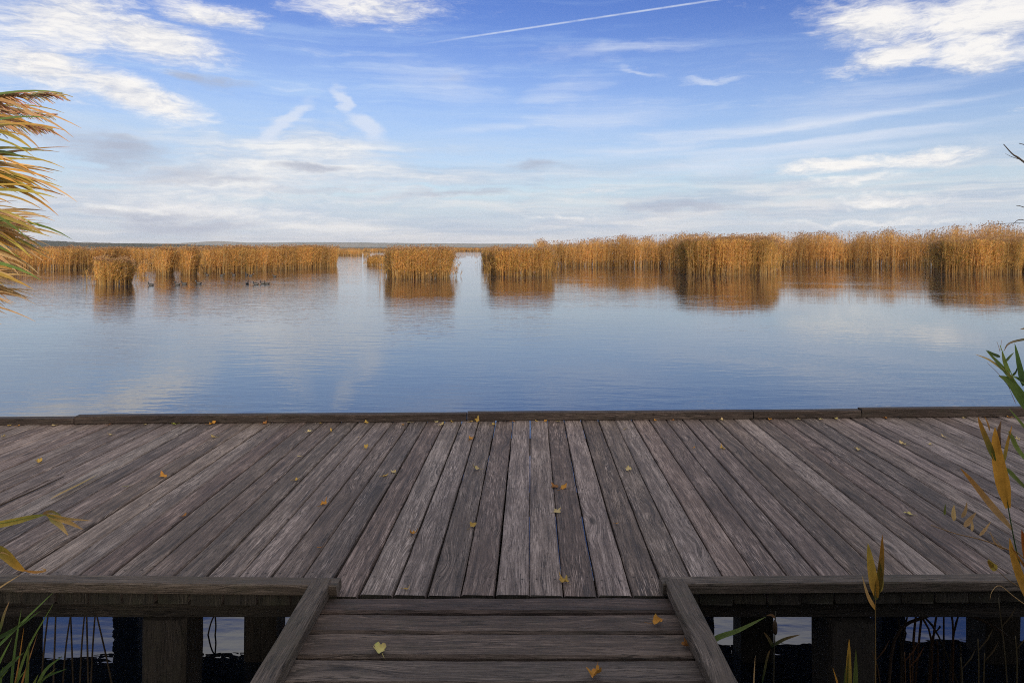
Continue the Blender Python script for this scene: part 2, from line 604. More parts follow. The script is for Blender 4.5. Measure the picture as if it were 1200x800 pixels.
def reed_bed(name, label, group, line, thick, dens, wid=1.0, leaves=5, round_ends=0.0, olive=.15, tall_jit=.12, rust=.3, cat='reeds'):
    """line: (photo x, photo y of the waterline, photo y of the tops); the bed runs back from that front edge"""
    line = np.array(line, float)
    pf = [gp(px, by, WZ) for px, by, _ in line]
    hts = [((by - ty) / F) * (Vector((CA * p.y - 0 * p.x, 0, 0)).x - SA * p.x) for p, (_, by, ty) in zip(pf, line)]
    P = np.array([(p.x, p.y) for p in pf])
    seg = np.linalg.norm(P[1:] - P[:-1], axis=1)
    cum = np.concatenate([[0], np.cumsum(seg)])
    Ltot = cum[-1]
    dens, wid = dens * 2.0, wid * .66
    n = int(Ltot * thick * dens)
    s = rng.uniform(0, Ltot, n)
    t = rng.uniform(0, 1, n) ** 1.5
    bx = np.interp(s, cum, P[:, 0])
    by = np.interp(s, cum, P[:, 1])
    hh = np.interp(s, cum, np.array(hts))
    back = unit(np.stack([bx, by], 1))
    th = np.full(n, thick)
    if round_ends:
        e = np.minimum(s, Ltot - s) / round_ends
        e = np.clip(e, 0, 1)
        front = (1 - np.sqrt(1 - (1 - e) ** 2)) * thick * .5
    else:
        front = np.zeros(n)
    wav = .35 * np.sin(s * 1.3 + 1) + .3 * np.sin(s * .47) + .2 * np.sin(s * 3.1)
    dpt = front + t * np.maximum(th - 2 * front, .2) + wav * min(1, thick * .15) * .6 + rng.normal(0, .18, n)
    bx = bx + back[:, 0] * dpt + rng.normal(0, .05, n)
    by = by + back[:, 1] * dpt
    out = rng.uniform(0, 1, n) < (.07 if round_ends else .04)
    sp = np.abs(rng.normal(0, .55, n)) * out
    tang = unit((P[-1] - P[0])[None])[0]
    sgn = np.sign(s - Ltot / 2)
    edge = (np.minimum(s, Ltot - s) < Ltot * .2) & bool(round_ends)
    bx = bx - back[:, 0] * sp * ~edge + tang[0] * sgn * sp * edge
    by = by - back[:, 1] * sp * ~edge + tang[1] * sgn * sp * edge
    root = empty(name, (float(bx.mean()), float(by.mean()), WZ))
    bx -= bx.mean()
    by -= by.mean()
    # clumpy height and colour
    cl = np.sin(s * .9 + 2) * .5 + np.sin(s * 2.3) * .3 + np.sin(s * 5.1 + dpt) * .3
    lump = np.sin(s * .61 + hts[0] * 9) * .5 + np.sin(s * 1.7 + 1) * .35 + np.sin(s * 3.9 + 2 * t) * .25
    h = hh * (1 + tall_jit * (.30 * cl + .38 * lump) - np.abs(rng.normal(0, tall_jit * .5, n))) * .985
    h = np.where(rng.uniform(0, 1, n) < .07, hh * rng.uniform(1.0, 1.07, n), h)
    short = rng.uniform(0, 1, n) < .16
    h = np.where(short, h * rng.uniform(.45, .85, n), h)
    litter = rng.uniform(0, 1, n) < .16               # broken dead canes low in the stand
    h = np.where(litter, hh * rng.uniform(.10, .32, n), h)
    h = np.where(out, h * rng.uniform(.35, .85, n), h)
    if round_ends:
        de = np.clip(np.minimum(s, Ltot - s) / (round_ends * 1.1 + .15) + rng.normal(0, .12, n), 0, 1)
        h = h * (.66 + .34 * np.sin(de * np.pi / 2))
    h = np.maximum(h, .4)
    lean = rng.normal(0, .09, (n, 2)) * (1 + 3 * litter[:, None]) + np.array([.05, 0]) + cl[:, None] * np.array([.02, .0])
    if round_ends:
        lean = lean + tang[None, :] * (((s / Ltot - .5) * 2) ** 3 * .16)[:, None]
    bright = (1 + .13 * np.sin(s * .8 + hts[0] * 5) + .08 * np.sin(s * 2.9) + .10 * np.sin(dpt * 2.3 + s))[:, None]
    k = 4
    f = np.linspace(0, 1, k)
    Cn = np.zeros((n, k, 3))
    Cn[:, :, 0] = bx[:, None] + lean[:, 0, None] * h[:, None] * f ** 1.8
    Cn[:, :, 1] = by[:, None] + lean[:, 1, None] * h[:, None] * f ** 1.8
    Cn[:, :, 2] = h[:, None] * f - .15 * (1 - f)
    az = rng.uniform(0, 2 * np.pi, n)
    S = np.stack([np.cos(az), np.sin(az), np.zeros(n)], 1)
    straw = np.array([.56, .325, .11])
    pale = np.array([.58, .42, .22])
    dark = np.array([.36, .18, .055])
    oliv = np.array([.27, .21, .045])
    rus = np.array([.54, .26, .075])
    gold = np.array([.63, .37, .115])
    u = rng.uniform(0, 1, (n, 1))
    cs = np.where(u < .45, straw, np.where(u < .7, pale, np.where(u < .9, dark, gold))) * bright * .78
    cs = np.where(litter[:, None], np.array([.075, .038, .015]), cs) * 1.12
    SV, SQ, SCo = strips(Cn, np.broadcast_to(.011 * wid * np.array([1.1, 1, .8, .35]), (n, k)), S, cs)
    quads_object('reed_stems', SV, SQ, SCo, M_REED, root)['kind'] = 'stuff'
    # leaves
    leaves = int(leaves * 2.0)
    m = int((~litter).sum()) * leaves
    idx = np.repeat(np.where(~litter)[0], leaves)
    fr = rng.uniform(.22, .93, m)
    st = np.zeros((m, 3))
    st[:, 0] = bx[idx] + lean[idx, 0] * h[idx] * fr ** 1.8
    st[:, 1] = by[idx] + lean[idx, 1] * h[idx] * fr ** 1.8
    st[:, 2] = h[idx] * fr
    la = rng.uniform(0, 2 * np.pi, m)
    la = np.where(rng.uniform(0, 1, m) < .45, rng.normal(0, .8, m), la)      # the wind turns many of them one way
    le = np.radians(rng.uniform(34, 78, m))
    D = np.stack([np.cos(la) * np.cos(le), np.sin(la) * np.cos(le), np.sin(le)], 1)
    LL = rng.uniform(.25, .55, m) * (h[idx] / 2.5) ** .5
    k = 4
    f = np.linspace(0, 1, k)
    Cn = st[:, None, :] + D[:, None, :] * (LL[:, None] * f)[:, :, None]
    Cn[:, :, 2] -= (LL * rng.uniform(.15, .75, m))[:, None] * f ** 2.2
    S = unit(np.cross(D, rng.normal(0, 1, (m, 3)) + np.array([0, -.6, .6])))
    W = .0115 * wid * np.array([.7, 1.0, .8, .12])
    u = rng.uniform(0, 1, (m, 1))
    patch = (np.sin(s * .37 + 1.3) * .5 + .5)[idx][:, None] * .6 + .7
    pol, pru = olive * patch, rust
    cl_ = np.where(u < pol, oliv, np.where(u < pol + pru, rus, np.where(u < pol + pru + .28, gold, np.where(u < .93, straw, dark)))) * bright[idx] * 1.14
    LV, LQ, LC = strips(Cn, np.broadcast_to(W, (m, k)), S, cl_)
    quads_object('reed_leaves', LV, LQ, LC, M_REED, root)['kind'] = 'stuff'
    # plumes on the tall ones
    pl = np.where(~short & ~litter & (rng.uniform(0, 1, n) < .62))[0]
    npl = len(pl)
    rep = 3
    ii = np.repeat(pl, rep)
    tip = np.stack([bx[ii] + lean[ii, 0] * h[ii], by[ii] + lean[ii, 1] * h[ii], h[ii] - .02], 1)
    a = rng.normal(.2, .9, len(ii))
    d = np.stack([np.cos(a) * .45, np.sin(a) * .45, np.full(len(ii), .8)], 1)
    k = 4
    f = np.linspace(0, 1, k)
    L2 = rng.uniform(.16, .32, len(ii))
    Cn = tip[:, None, :] + d[:, None, :] * (L2[:, None] * f)[:, :, None]
    Cn[:, :, 2] -= L2[:, None] * .35 * f ** 2
    S = unit(np.cross(d, rng.normal(0, 1, (len(ii), 3))))
    brown = np.array([.32, .175, .085])
    buff = np.array([.45, .29, .165])
    cp = np.where(rng.uniform(0, 1, (len(ii), 1)) < .55, brown, buff)
    PV, PQ, PC = strips(Cn, np.broadcast_to(.028 * wid * np.array([.25, 1, .8, .1]), (len(ii), k)), S, cp)
    quads_object('reed_plumes', PV, PQ, PC, M_REED, root)['kind'] = 'stuff'
    tag(root, label, cat, group)
    return root


G_BED, G_CLUMP = 'long reed beds along the far side of the lake', 'reed clumps standing in the open water'
reed_bed('reed_bed', 'long low golden reed bed across the left half of the lake behind the ducks', G_BED,
         [(-190, 318, 291), (-60, 318, 291), (20, 317.2, 291.5), (75, 316.2, 289.5), (110, 315, 291), (150, 312.5, 290.5), (205, 311.5, 291), (234, 312, 290.8), (241, 319.2, 290.5), (262, 319.6, 288.6), (300, 317.6, 289.4), (350, 315, 288), (394, 312.5, 289)], 10, 16, 1.5, 5, 0, .10, .10, .22)
reed_bed('reed_clump', 'short bushy reed clump alone in front of the left reed bed, lowest of the clumps', G_CLUMP,
         [(114, 332.5, 304), (122, 334, 302), (133, 334.5, 301.5), (144, 334, 302), (153, 332.5, 305)], 2.2, 70, 1.1, 6, .5, .2, .2)
reed_bed('reed_clump', 'thin wisp of reeds, narrowest one, right of the short bushy clump', G_CLUMP,
         [(163, 323, 304), (170, 323, 303)], .7, 110, 1.1, 5, .3, .1, .2)
reed_bed('reed_clump', 'narrow upright reed tuft, left one of the pair by the left reed bed', G_CLUMP,
         [(184, 321.5, 290), (193, 322.5, 288.5), (202, 321.5, 290)], 2.0, 70, 1.2, 5, .5, .08, .12)
reed_bed('reed_clump', 'narrow upright reed tuft, right one of the pair by the left reed bed', G_CLUMP,
         [(213, 321, 290), (221, 322, 288.5), (230, 321, 290)], 2.0, 70, 1.2, 5, .5, .08, .12)
reed_bed('reed_clump', 'low dark reed patch half hidden behind the left of the two square clumps', G_CLUMP,
         [(431, 311, 300), (445, 311.3, 299), (462, 311, 299)], 4, 22, 1.8, 5, 1.0, .3, .12)
reed_bed('reed_clump', 'square golden reed island mid lake, left of the open channel', G_CLUMP,
         [(455, 324.5, 292), (463, 326, 290), (490, 326.5, 289), (517, 326, 290), (526, 324.5, 292)], 4.5, 45, 1.3, 6, 1.0, .18, .1)
reed_bed('reed_clump', 'square golden reed island mid lake, right of the open channel', G_CLUMP,
         [(575, 321.8, 292), (583, 323, 290), (610, 323.5, 289), (635, 323, 289.5), (643, 321.8, 292)], 4.5, 45, 1.3, 6, 1.0, .2, .15)
reed_bed('reed_clump', 'small dark reed patch peeking out behind the right channel island', G_CLUMP,
         [(566, 310, 292), (572, 310.5, 290), (590, 310, 290)], 4, 22, 1.8, 5, 1.0, .2, .3)
reed_bed('reed_bed', 'rust brown reed bed right of the channel behind the large leafy clump', G_BED,
         [(628, 311.5, 285), (650, 312, 284), (690, 312, 281), (720, 312, 278.5), (760, 312, 277.5), (800, 313, 276.5), (850, 313, 276), (905, 312, 275.5)], 9, 16, 1.6, 5, 0, .08, .38, .13)
reed_bed('reed_clump', 'large tall leafy reed clump jutting out before the right reed beds', G_CLUMP,
         [(796, 319, 284), (808, 321, 279), (850, 321.5, 277), (890, 321, 278.5), (904, 319, 284)], 5.5, 42, 1.3, 7, 1.2, .28, .12, .14)
reed_bed('reed_bed', 'tall orange brown reed bed running off the right edge of the lake', G_BED,
         [(903, 311.5, 275), (950, 311.5, 274), (1000, 311.5, 273.5), (1060, 312, 273), (1100, 312.5, 270), (1115, 313, 266), (1200, 314, 265), (1330, 315, 264)], 10, 15, 1.6, 5, 0, .1, .4, .13)
reed_bed('reed_clump', 'wide olive brown reed clump at the right edge of the lake, below the tallest reeds', G_CLUMP,
         [(1095, 318.5, 284), (1110, 320.5, 279), (1150, 321, 277), (1190, 320.5, 280), (1197, 319, 284), (1230, 320, 279), (1300, 320.5, 277)], 5.5, 40, 1.3, 7, 1.2, .38, .2, .16)
reed_bed('reed_bed', 'distant reed bed behind the end of the left bed', G_BED,
         [(360, 299.5, 292), (400, 299.7, 292), (424, 299.7, 292.2)], 14, 3.2, 4.2, 4, 0, .1, .2)
reed_bed('reed_clump', 'tiny far reed tuft beside the distant reed bed', G_CLUMP,
         [(426, 301, 296), (433, 301, 296)], 4, 8, 3, 4, 0, .1, .2)
reed_bed('reed_bed', 'farthest reed line closing off the open channel', G_BED,
         [(330, 296.2, 291), (420, 296.0, 291), (470, 295.6, 291), (520, 295.4, 290), (545, 294.6, 290.5), (575, 295, 290.5), (680, 295.5, 290)], 20, .9, 8, 4, 0, .1, .3)


# ------------------------------------------------------------------ the platform
X0, X1 = -7.0, 7.25
NEAR, FAR = 2.90, 5.86
RV, FV = Vector((CA, SA, 0)), Vector((-SA, CA, 0))     # the walkway's own directions: across and along; the deck boards lie 1.6 degrees off them


def wp(x, y, z=0.0):
    return RV * x + FV * y + Vector((0, 0, z))


def line_y(p, q):
    return lambda x: p.y + (q.y - p.y) * (x - p.x) / (q.x - p.x)


WALK_L, WALK_R = -.770, .652       # walkway between its side rails
left_back = line_y(gp(0, 672, .05), gp(380, 676, .05))       # inner edges of the near curbs
right_back = line_y(gp(800, 674.5, .05), gp(1200, 671, .05))
far_back = line_y(gp(0, 486.2, .066), gp(1200, 477, .066))   # outer edge of the far curb
XL, XR = wp(WALK_L, NEAR).x, wp(WALK_R, NEAR).x


def near_y(x):                      # front edge of the boards
    if XL - .02 < x < XR + .02:
        return NEAR / CA + x * SA / CA
    return (left_back(x) if x < 0 else right_back(x)) - .050


def far_y(x):
    return far_back(x) - .012


deck = empty('wooden_deck', (0, (NEAR + FAR) / 2, WZ))
tag(deck, 'weathered grey wooden viewing deck on posts over the lake', 'deck')


def under(mb, name, mat, root):
    o = mb.build(name, mat)
    o.parent = root
    o.matrix_parent_inverse = Matrix.Translation(-root.location)
    return o


mb = MB()
pitch = .1453
x = -.006 + int((X0 + .005) / pitch) * pitch
while x < X1:
    w = pitch - random.choice((.006, .007, .008, .010, .011))
    xc = x + pitch / 2
    yn = near_y(xc) + random.uniform(-.006, .006)
    th = .05
    mb.board((xc + random.uniform(-.001, .001), yn, -th / 2 + random.uniform(-.0025, .0015)), (0, 1, 0), (1, 0, 0), w, th, far_y(xc) + random.uniform(-.005, .015) - yn, 16, .006, .0018, .0024, .003, random.uniform(-.02, .02), 1)
    x += pitch
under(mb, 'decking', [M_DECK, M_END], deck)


def curb(x0, y0, x1, y1, zt, w, h, mat, name='curb'):
    mb = MB()
    d = Vector((x1 - x0, y1 - y0, 0))
    L = d.length
    mb.board((x0, y0, zt - h / 2), d, Vector((-d.y, d.x, 0)), w, h, L, max(6, int(L / .25)), .005, .002, .003, .004)
    return under(mb, name, mat, deck)


# far curb in butted pieces
fx = lambda px: gp(px, 482, .06).x
cuts = [X0, fx(105), fx(548), fx(882), fx(1010), X1]
dz = [-.010, 0.0, .003, 0.0, .012]
for k in range(5):
    xa, xb = cuts[k] + .004, cuts[k + 1] - .004
    j = random.uniform(-.004, .004)
    curb(xa, far_back(xa) - .0375 + j, xb, far_back(xb) - .0375, .066 + dz[k], .075, .064 + dz[k], M_FARCURB, 'far_curb')
# near curbs either side of the walkway
curb(X0, left_back(X0) - .036, XL + .028, left_back(XL) - .036, .050, .072, .046, M_CURB, 'near_curb')
curb(XR - .012, right_back(XR) - .036, X1, right_back(X1) - .036, .050, .072, .046, M_CURB, 'near_curb')
# bearers along the deck, one on each row of posts
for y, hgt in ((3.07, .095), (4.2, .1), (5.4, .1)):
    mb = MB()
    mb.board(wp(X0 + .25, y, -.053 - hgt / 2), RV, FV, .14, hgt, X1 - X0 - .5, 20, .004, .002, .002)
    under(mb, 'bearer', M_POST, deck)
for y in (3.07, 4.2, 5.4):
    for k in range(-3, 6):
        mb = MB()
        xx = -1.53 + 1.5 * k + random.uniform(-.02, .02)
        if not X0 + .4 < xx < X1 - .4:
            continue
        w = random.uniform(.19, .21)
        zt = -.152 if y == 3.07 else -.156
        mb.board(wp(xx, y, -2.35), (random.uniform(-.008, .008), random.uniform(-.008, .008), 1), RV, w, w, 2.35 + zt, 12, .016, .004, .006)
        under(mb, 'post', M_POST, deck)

# ------------------------------------------------------------------ the walkway leading onto it
walk = empty('boardwalk', (-.06, .9, -.6))
tag(walk, 'narrow boardwalk of worn cross planks with low side rails leading onto the deck', 'boardwalk')
mb = MB()
WT = -.005
edges = [2.893, 2.775, 2.632, 2.472, 2.327]
y = 2.327
while y > -2.6:
    y -= random.uniform(.14, .152)
    edges.append(y)
for a, b in zip(edges[:-1], edges[1:]):
    g = random.uniform(.011, .015)
    hw = (WALK_R - WALK_L) + random.uniform(.02, .05)
    mb.board(wp((WALK_L + WALK_R) / 2 - hw / 2, (a + b) / 2, WT - .024 + random.uniform(-.003, .002)), RV, FV, a - b - g, .048, hw, 16, .009, .003, .003, .004, random.uniform(-.03, .03))
under(mb, 'walkway_planks', M_WALK, walk)
for sx, xa in ((-1, WALK_L - .047), (1, WALK_R + .045)):
    mb = MB()
    mb.board(wp(xa, -2.6, .026), FV, RV, .084, .062, 2.6 + 2.925, 26, .006, .003, .004, .004)
    under(mb, 'side_rail', M_CURB, walk)
    mb = MB()
    mb.board(wp(xa + sx * .004, -2.6, -.085), FV, RV, .07, .152, 2.6 + 2.86, 12, .006, .003, .004)
    under(mb, 'side_joist', M_POST, walk)
for yy in (2.3, .6, -1.2):
    for xx in (-.68, .54):
        mb = MB()
        mb.board(wp(xx, yy, -1.6), (0, 0, 1), RV, .14, .14, 1.6 - .045, 6, .01, .003, .004)
        under(mb, 'post', M_POST, walk)


# ------------------------------------------------------------------ fallen leaves, one object each
ORD = ['first', 'second', 'third', 'fourth', 'fifth', 'sixth', 'seventh', 'eighth', 'ninth', 'tenth', 'eleventh', 'twelfth', 'thirteenth', 'fourteenth', 'fifteenth',
       'sixteenth', 'seventeenth', 'eighteenth', 'nineteenth', 'twentieth', 'twenty-first', 'twenty-second', 'twenty-third', 'twenty-fourth', 'twenty-fifth', 'twenty-sixth',
       'twenty-seventh', 'twenty-eighth', 'twenty-ninth', 'thirtieth', 'thirty-first', 'thirty-second']
TONES = {'pale yellow': (.50, .41, .16), 'ochre': (.42, .25, .07), 'orange': (.45, .19, .04), 'rust brown': (.26, .10, .035), 'straw': (.48, .36, .19), 'yellow green': (.34, .33, .06), 'grey brown': (.20, .15, .11)}


def fallen_leaf(p, size, tone, label, stand=.2, group='fallen leaves on the wooden boards', lob=True):
    col = TONES[tone]
    root = empty('fallen_leaf', p, random.uniform(0, 6.28))
    mb = MB()
    n = 22
    curl = random.uniform(.25, .8) * stand * 2
    fold = random.uniform(.03, .35)
    phase = random.uniform(0, 6)
    def hgt(x, y):
        r2 = x * x + y * y
        return size * (curl * r2 * (.6 + .5 * math.sin(3 * math.atan2(y, x) + phase)) + fold * abs(y) * .25) + .004
    c = mb.vert((0, 0, .004), col)
    rings = []
    for q in (.5, 1.0):
        row = []
        for k in range(n):
            a = 2 * math.pi * k / n
            r = .42 + .12 * math.cos(a)
            if lob:
                r *= 1 + .22 * math.cos(5 * a) + .07 * math.cos(11 * a + phase)
            r *= q * random.uniform(.96, 1.04)
            xx, yy = r * math.cos(a), r * math.sin(a) * (.82 if lob else .42)
            cc = tuple(v * (1.0 if q < 1 else random.uniform(.75, 1.05)) for v in col)
            row.append(mb.vert((xx * size, yy * size, hgt(xx * 2, yy * 2)), cc))
        rings.append(row)
    for k in range(n):
        k2 = (k + 1) % n
        mb.face((c, rings[0][k], rings[0][k2]))
        mb.face((rings[0][k], rings[1][k], rings[1][k2], rings[0][k2]))
    mb.build('blade', M_FALLEN, root, smooth=True)
    st = MB()
    st.tube([(-.3 * size, 0, .005), (-.6 * size, .05 * size, .006), (-.9 * size, .14 * size, .008 + .1 * size * stand)], [.0012, .001, .0008], 5, tuple(v * .7 for v in col))
    st.build('stalk', M_FALLEN, root)
    root.rotation_euler[0] = random.uniform(-.25, .25) * stand * 2
    root.rotation_euler[1] = random.uniform(-.35, .1) * stand * 2
    tag(root, label, 'leaf', group)
    return root


curb_leaves = [(3, 495, 'straw'), (17, 497, 'ochre'), (36, 494, 'orange'), (78, 493, 'straw'), (139, 493, 'rust brown'), (176, 495, 'straw'), (212, 494, 'yellow green'), (259, 491, 'orange'), (318, 492, 'rust brown'),
               (378, 494, 'ochre'), (432, 493, 'ochre'), (481, 494, 'straw'), (513, 492, 'straw'), (531, 492, 'ochre'), (552, 492, 'ochre'), (561, 489.5, 'ochre'), (601, 492, 'orange'), (629, 493, 'ochre'), (639, 491, 'orange'),
               (654, 493, 'straw'), (767, 491.5, 'orange'), (787, 490.5, 'rust brown'), (843, 489.5, 'straw'), (898, 488.5, 'orange'), (932, 489, 'straw'), (957, 488.5, 'straw'), (978, 490, 'pale yellow'), (1033, 488, 'rust brown'), (1123, 487.5, 'straw'), (1176, 487, 'orange')]
curb_leaves.sort()
for i, (px, py, tone) in enumerate(curb_leaves):
    p = gp(px, max(py, 289 + 800 * EYE / 5.74 * 1.0) if False else py, 0)
    p.y = min(p.y, far_back(p.x) - .105)
    big = px in (259, 561, 318)
    fallen_leaf(p, random.uniform(.05, .06) if big else random.uniform(.03, .05), tone, f'{tone} leaf against the far curb, {ORD[i]} from the left along it', .6 if big else .22)

deck_leaves = [
    (4, 512, 'straw', .05, 'straw coloured leaf at the far left end of the deck near the frame edge'),
    (46, 542, 'ochre', .065, 'ochre leaf alone on the left deck boards, third row back from the far curb'),
    (129, 510, 'straw', .05, 'straw leaf on the left boards a little in front of the far curb'),
    (251, 513, 'straw', .06, 'straw leaf in front of the upright orange leaf at the far curb'),
    (150, 570, 'yellow green', .045, 'small yellow green leaf on the left boards beside the rusty curled leaf'),
    (192, 559, 'orange', .075, 'largest orange curled leaf on the left half of the deck'),
    (215, 605, 'rust brown', .04, 'small rust brown leaf on the left boards nearer than the orange curled leaf'),
    (347, 563, 'ochre', .05, 'ochre leaf standing in a gap left of the middle boards'),
    (351, 535, 'straw', .04, 'small straw leaf behind the ochre leaf standing in a gap'),
    (362, 506, 'straw', .055, 'left one of two straw leaves near the far curb, left of centre'),
    (388, 505, 'ochre', .045, 'right one of two leaves near the far curb, left of centre'),
    (379, 591, 'orange', .055, 'flat orange leaf on a board left of centre, above the near curb end'),
    (374, 642, 'rust brown', .035, 'tiny rust brown leaf just behind the right end of the left near curb'),
    (429, 525, 'ochre', .055, 'ochre leaf on edge in a gap, left of the middle of the far deck'),
    (420, 513, 'straw', .035, 'tiny straw leaf behind the ochre leaf on edge'),
    (472, 498, 'orange', .05, 'orange leaf one step in front of the far curb, left of the curb joint'),
    (517, 498, 'straw', .05, 'straw leaf one step before the far curb, just left of the curb joint'),
    (578, 498, 'ochre', .055, 'ochre leaf one step in front of the far curb, just right of the curb joint'),
    (552, 515, 'orange', .06, 'orange leaf on the middle boards below the curb joint'),
    (461, 554, 'straw', .06, 'pale straw leaf, upper right one of a close pair left of centre'),
    (451, 558, 'ochre', .05, 'ochre leaf, lower left one of a close pair left of centre'),
    (559, 550, 'straw', .065, 'pale straw leaf on the middle boards, alone left of the two rusty leaves'),
    (484, 626, 'orange', .065, 'bright orange leaf on the near deck left of centre'),
    (554, 617, 'ochre', .06, 'narrow ochre leaf wedged in a gap on the near middle boards'),
    (651, 571, 'rust brown', .07, 'rusty crumpled leaf, left one of the touching pair mid deck'),
    (660, 572, 'orange', .065, 'rusty orange leaf, right one of the touching pair mid deck'),
    (652, 600, 'straw', .065, 'pale straw leaf just nearer than the touching pair of rusty leaves'),
    (662, 682, 'ochre', .065, 'golden leaf at the near edge of the deck boards where the boardwalk starts'),
    (476, 691, 'ochre', .045, 'small ochre leaf at the near edge of the boards, left part of the boardwalk end'),
    (736, 551, 'straw', .07, 'pale straw leaf right of centre on the mid deck'),
    (732, 503, 'straw', .045, 'small straw leaf right of centre near the far curb'),
    (723, 614, 'orange', .035, 'tiny orange leaf in a gap right of the middle boards'),
    (847, 526, 'ochre', .06, 'ochre leaf on the right boards, right one of a pair'),
    (813, 525, 'orange', .035, 'tiny orange leaf on the right boards, left one of a pair'),
    (1005, 527, 'straw', .07, 'large straw leaf on the right half of the deck'),
    (1059, 521, 'straw', .06, 'straw leaf right of the large straw leaf on the right deck'),
    (1090, 521, 'straw', .05, 'straw leaf on the right deck left of the orange reed'),
    (1106, 512, 'straw', .045, 'small straw leaf on the right deck, higher than its two neighbours'),
    (1066, 603, 'pale yellow', .06, 'pale yellow leaf alone on the near right boards beside the dry oat stalk'),
    (1193, 515, 'straw', .05, 'straw leaf on the far right boards behind the orange reed'),
]
for px, py, tone, size, lab in deck_leaves:
    fallen_leaf(gp(px, py, .001), size * .8, tone, lab, .35, lob=size > .048)
walk_leaves = [(445, 763, 'pale yellow', .062, 'pale yellow lobed leaf with a long stalk on the left of the boardwalk planks', .3),
               (698, 790, 'orange', .06, 'brown orange curled leaf on the nearest boardwalk planks', .4),
               (768, 730, 'orange', .05, 'orange oval leaf near the right rail of the boardwalk', .3),
               (806, 758, 'rust brown', .035, 'reddish scrap of leaf tucked under the right rail of the boardwalk', .9)]
for px, py, tone, size, lab, st in walk_leaves:
    fallen_leaf(gp(px, py, WT + .003), size, tone, lab, st)


# ------------------------------------------------------------------ ducks
def duck_mesh():
    mb = MB()
    # spine from the tail to the crown: x back to front, z up; widths and heights of the rings
    st = [(-.22, .085, .004, .003), (-.19, .075, .035, .018), (-.13, .06, .075, .05), (-.05, .055, .098, .068), (.04, .055, .098, .072), (.10, .062, .078, .066), (.135, .085, .05, .055), (.15, .125, .034, .036), (.155, .16, .033, .032),
          (.165, .195, .038, .036), (.18, .215, .030, .028), (.195, .222, .008, .008)]
    rows = []
    n = 12
    for i, (x, z, a, b) in enumerate(st):
        up = i >= 6
        row = []
        for k in range(n):
            t = 2 * math.pi * k / n
            if not up:
                q = (x, a * math.cos(t), z + b * math.sin(t))
            else:
                f = min(1, (i - 5) / 3)
                q = (x + b * math.sin(t) * -f * .9, a * math.cos(t), z + b * math.sin(t) * (1 - f * .75))
            row.append(mb.vert(q))
        rows.append(row)
    for i in range(len(st) - 1):
        for k in range(n):
            k2 = (k + 1) % n
            fl = 1 if 2 <= i <= 4 and k in (10, 11, 0, 5, 6, 7) else 0
            mb.face((rows[i][k], rows[i][k2], rows[i + 1][k2], rows[i + 1][k]), None, fl)
    mb.face(list(reversed(rows[0])))
    mb.face(rows[-1])
    return mb


M_DUCK = plain('dark_plumage', (.018, .016, .018), .6, 20)
M_FLANK = plain('pale_flank', (.10, .095, .09), .7, 20)
M_BILL = plain('bill', (.25, .27, .30), .4, 20)
duck0 = empty('duck')
duck_mesh().build('body', [M_DUCK, M_FLANK], duck0, smooth=True)
bm_ = MB()
bm_.tube([(.185, 0, .198), (.215, 0, .19), (.245, 0, .186)], [.015, .014, .011], 8)
bm_.build('bill', M_BILL, duck0, smooth=True)
ducks = [(177, 334.5, 180, 'first from the left, ahead of the group'), (208, 334, 175, 'second from the left in the nearer file'), (216, 333.2, 185, 'third from the left in the nearer file'), (233, 332.8, 178, 'fourth from the left in the nearer file'),
         (290, 333.0, 100, 'first right of the gap in the nearer file'), (300, 333.6, 185, 'second right of the gap in the nearer file'), (308, 332.6, 180, 'left one of the touching pair'), (313, 333.0, 170, 'right one of the touching pair'),
         (243, 322.6, 170, 'first of the far row by the reed bed'), (260, 323.4, 10, 'second in the far row by the reed bed'), (274, 322.6, 180, 'third in the far row by the reed bed'), (289, 322.4, 150, 'left one of two close together in the far row'), (294, 323.4, 10, 'right one of two close together in the far row'), (322, 324.4, 165, 'rightmost of the far row, apart from the others')]
for i, (px, py, rz, lab) in enumerate(ducks):
    if i == 0:
        d = duck0
    else:
        d = duck0.copy()
        COL.objects.link(d)
        for ch in list(duck0.children):
            c = ch.copy()
            COL.objects.link(c)
            c.parent = d
    d.location = gp(px, py, WZ - .005)
    d.rotation_euler = (0, 0, R(rz))
    s = 1.05 if py > 330 else 1.0
    d.scale = (s, s, s)
    tag(d, f'dark duck on the water, {lab}', 'duck', 'ducks swimming by the left reed bed')

# ------------------------------------------------------------------ foreground reeds and grasses
GRN, GRN2, YEL, ORA, TAN, BRN = (.075, .135, .032), (.13, .19, .045), (.40, .27, .055), (.46, .20, .035), (.52, .33, .15), (.20, .11, .05)


def grow_leaf(mb, p, ang, up, L, w, droop, c0, c1, n=9, spin=0.0):
    p = Vector(p)
    d = Vector((math.cos(ang) * math.cos(up), math.sin(ang) * math.cos(up), math.sin(up)))
    pts = [p.copy()]
    for i in range(n):
        t = (i + 1) / n
        d = (d + Vector((0, 0, -droop * t * 2.0 / n))).normalized()
        p = p + d * (L / n)
        pts.append(p.copy())
    nr = Vector((spin, -.75, .65))
    mb.blade(pts, w, nr, .22, (c0, c1))


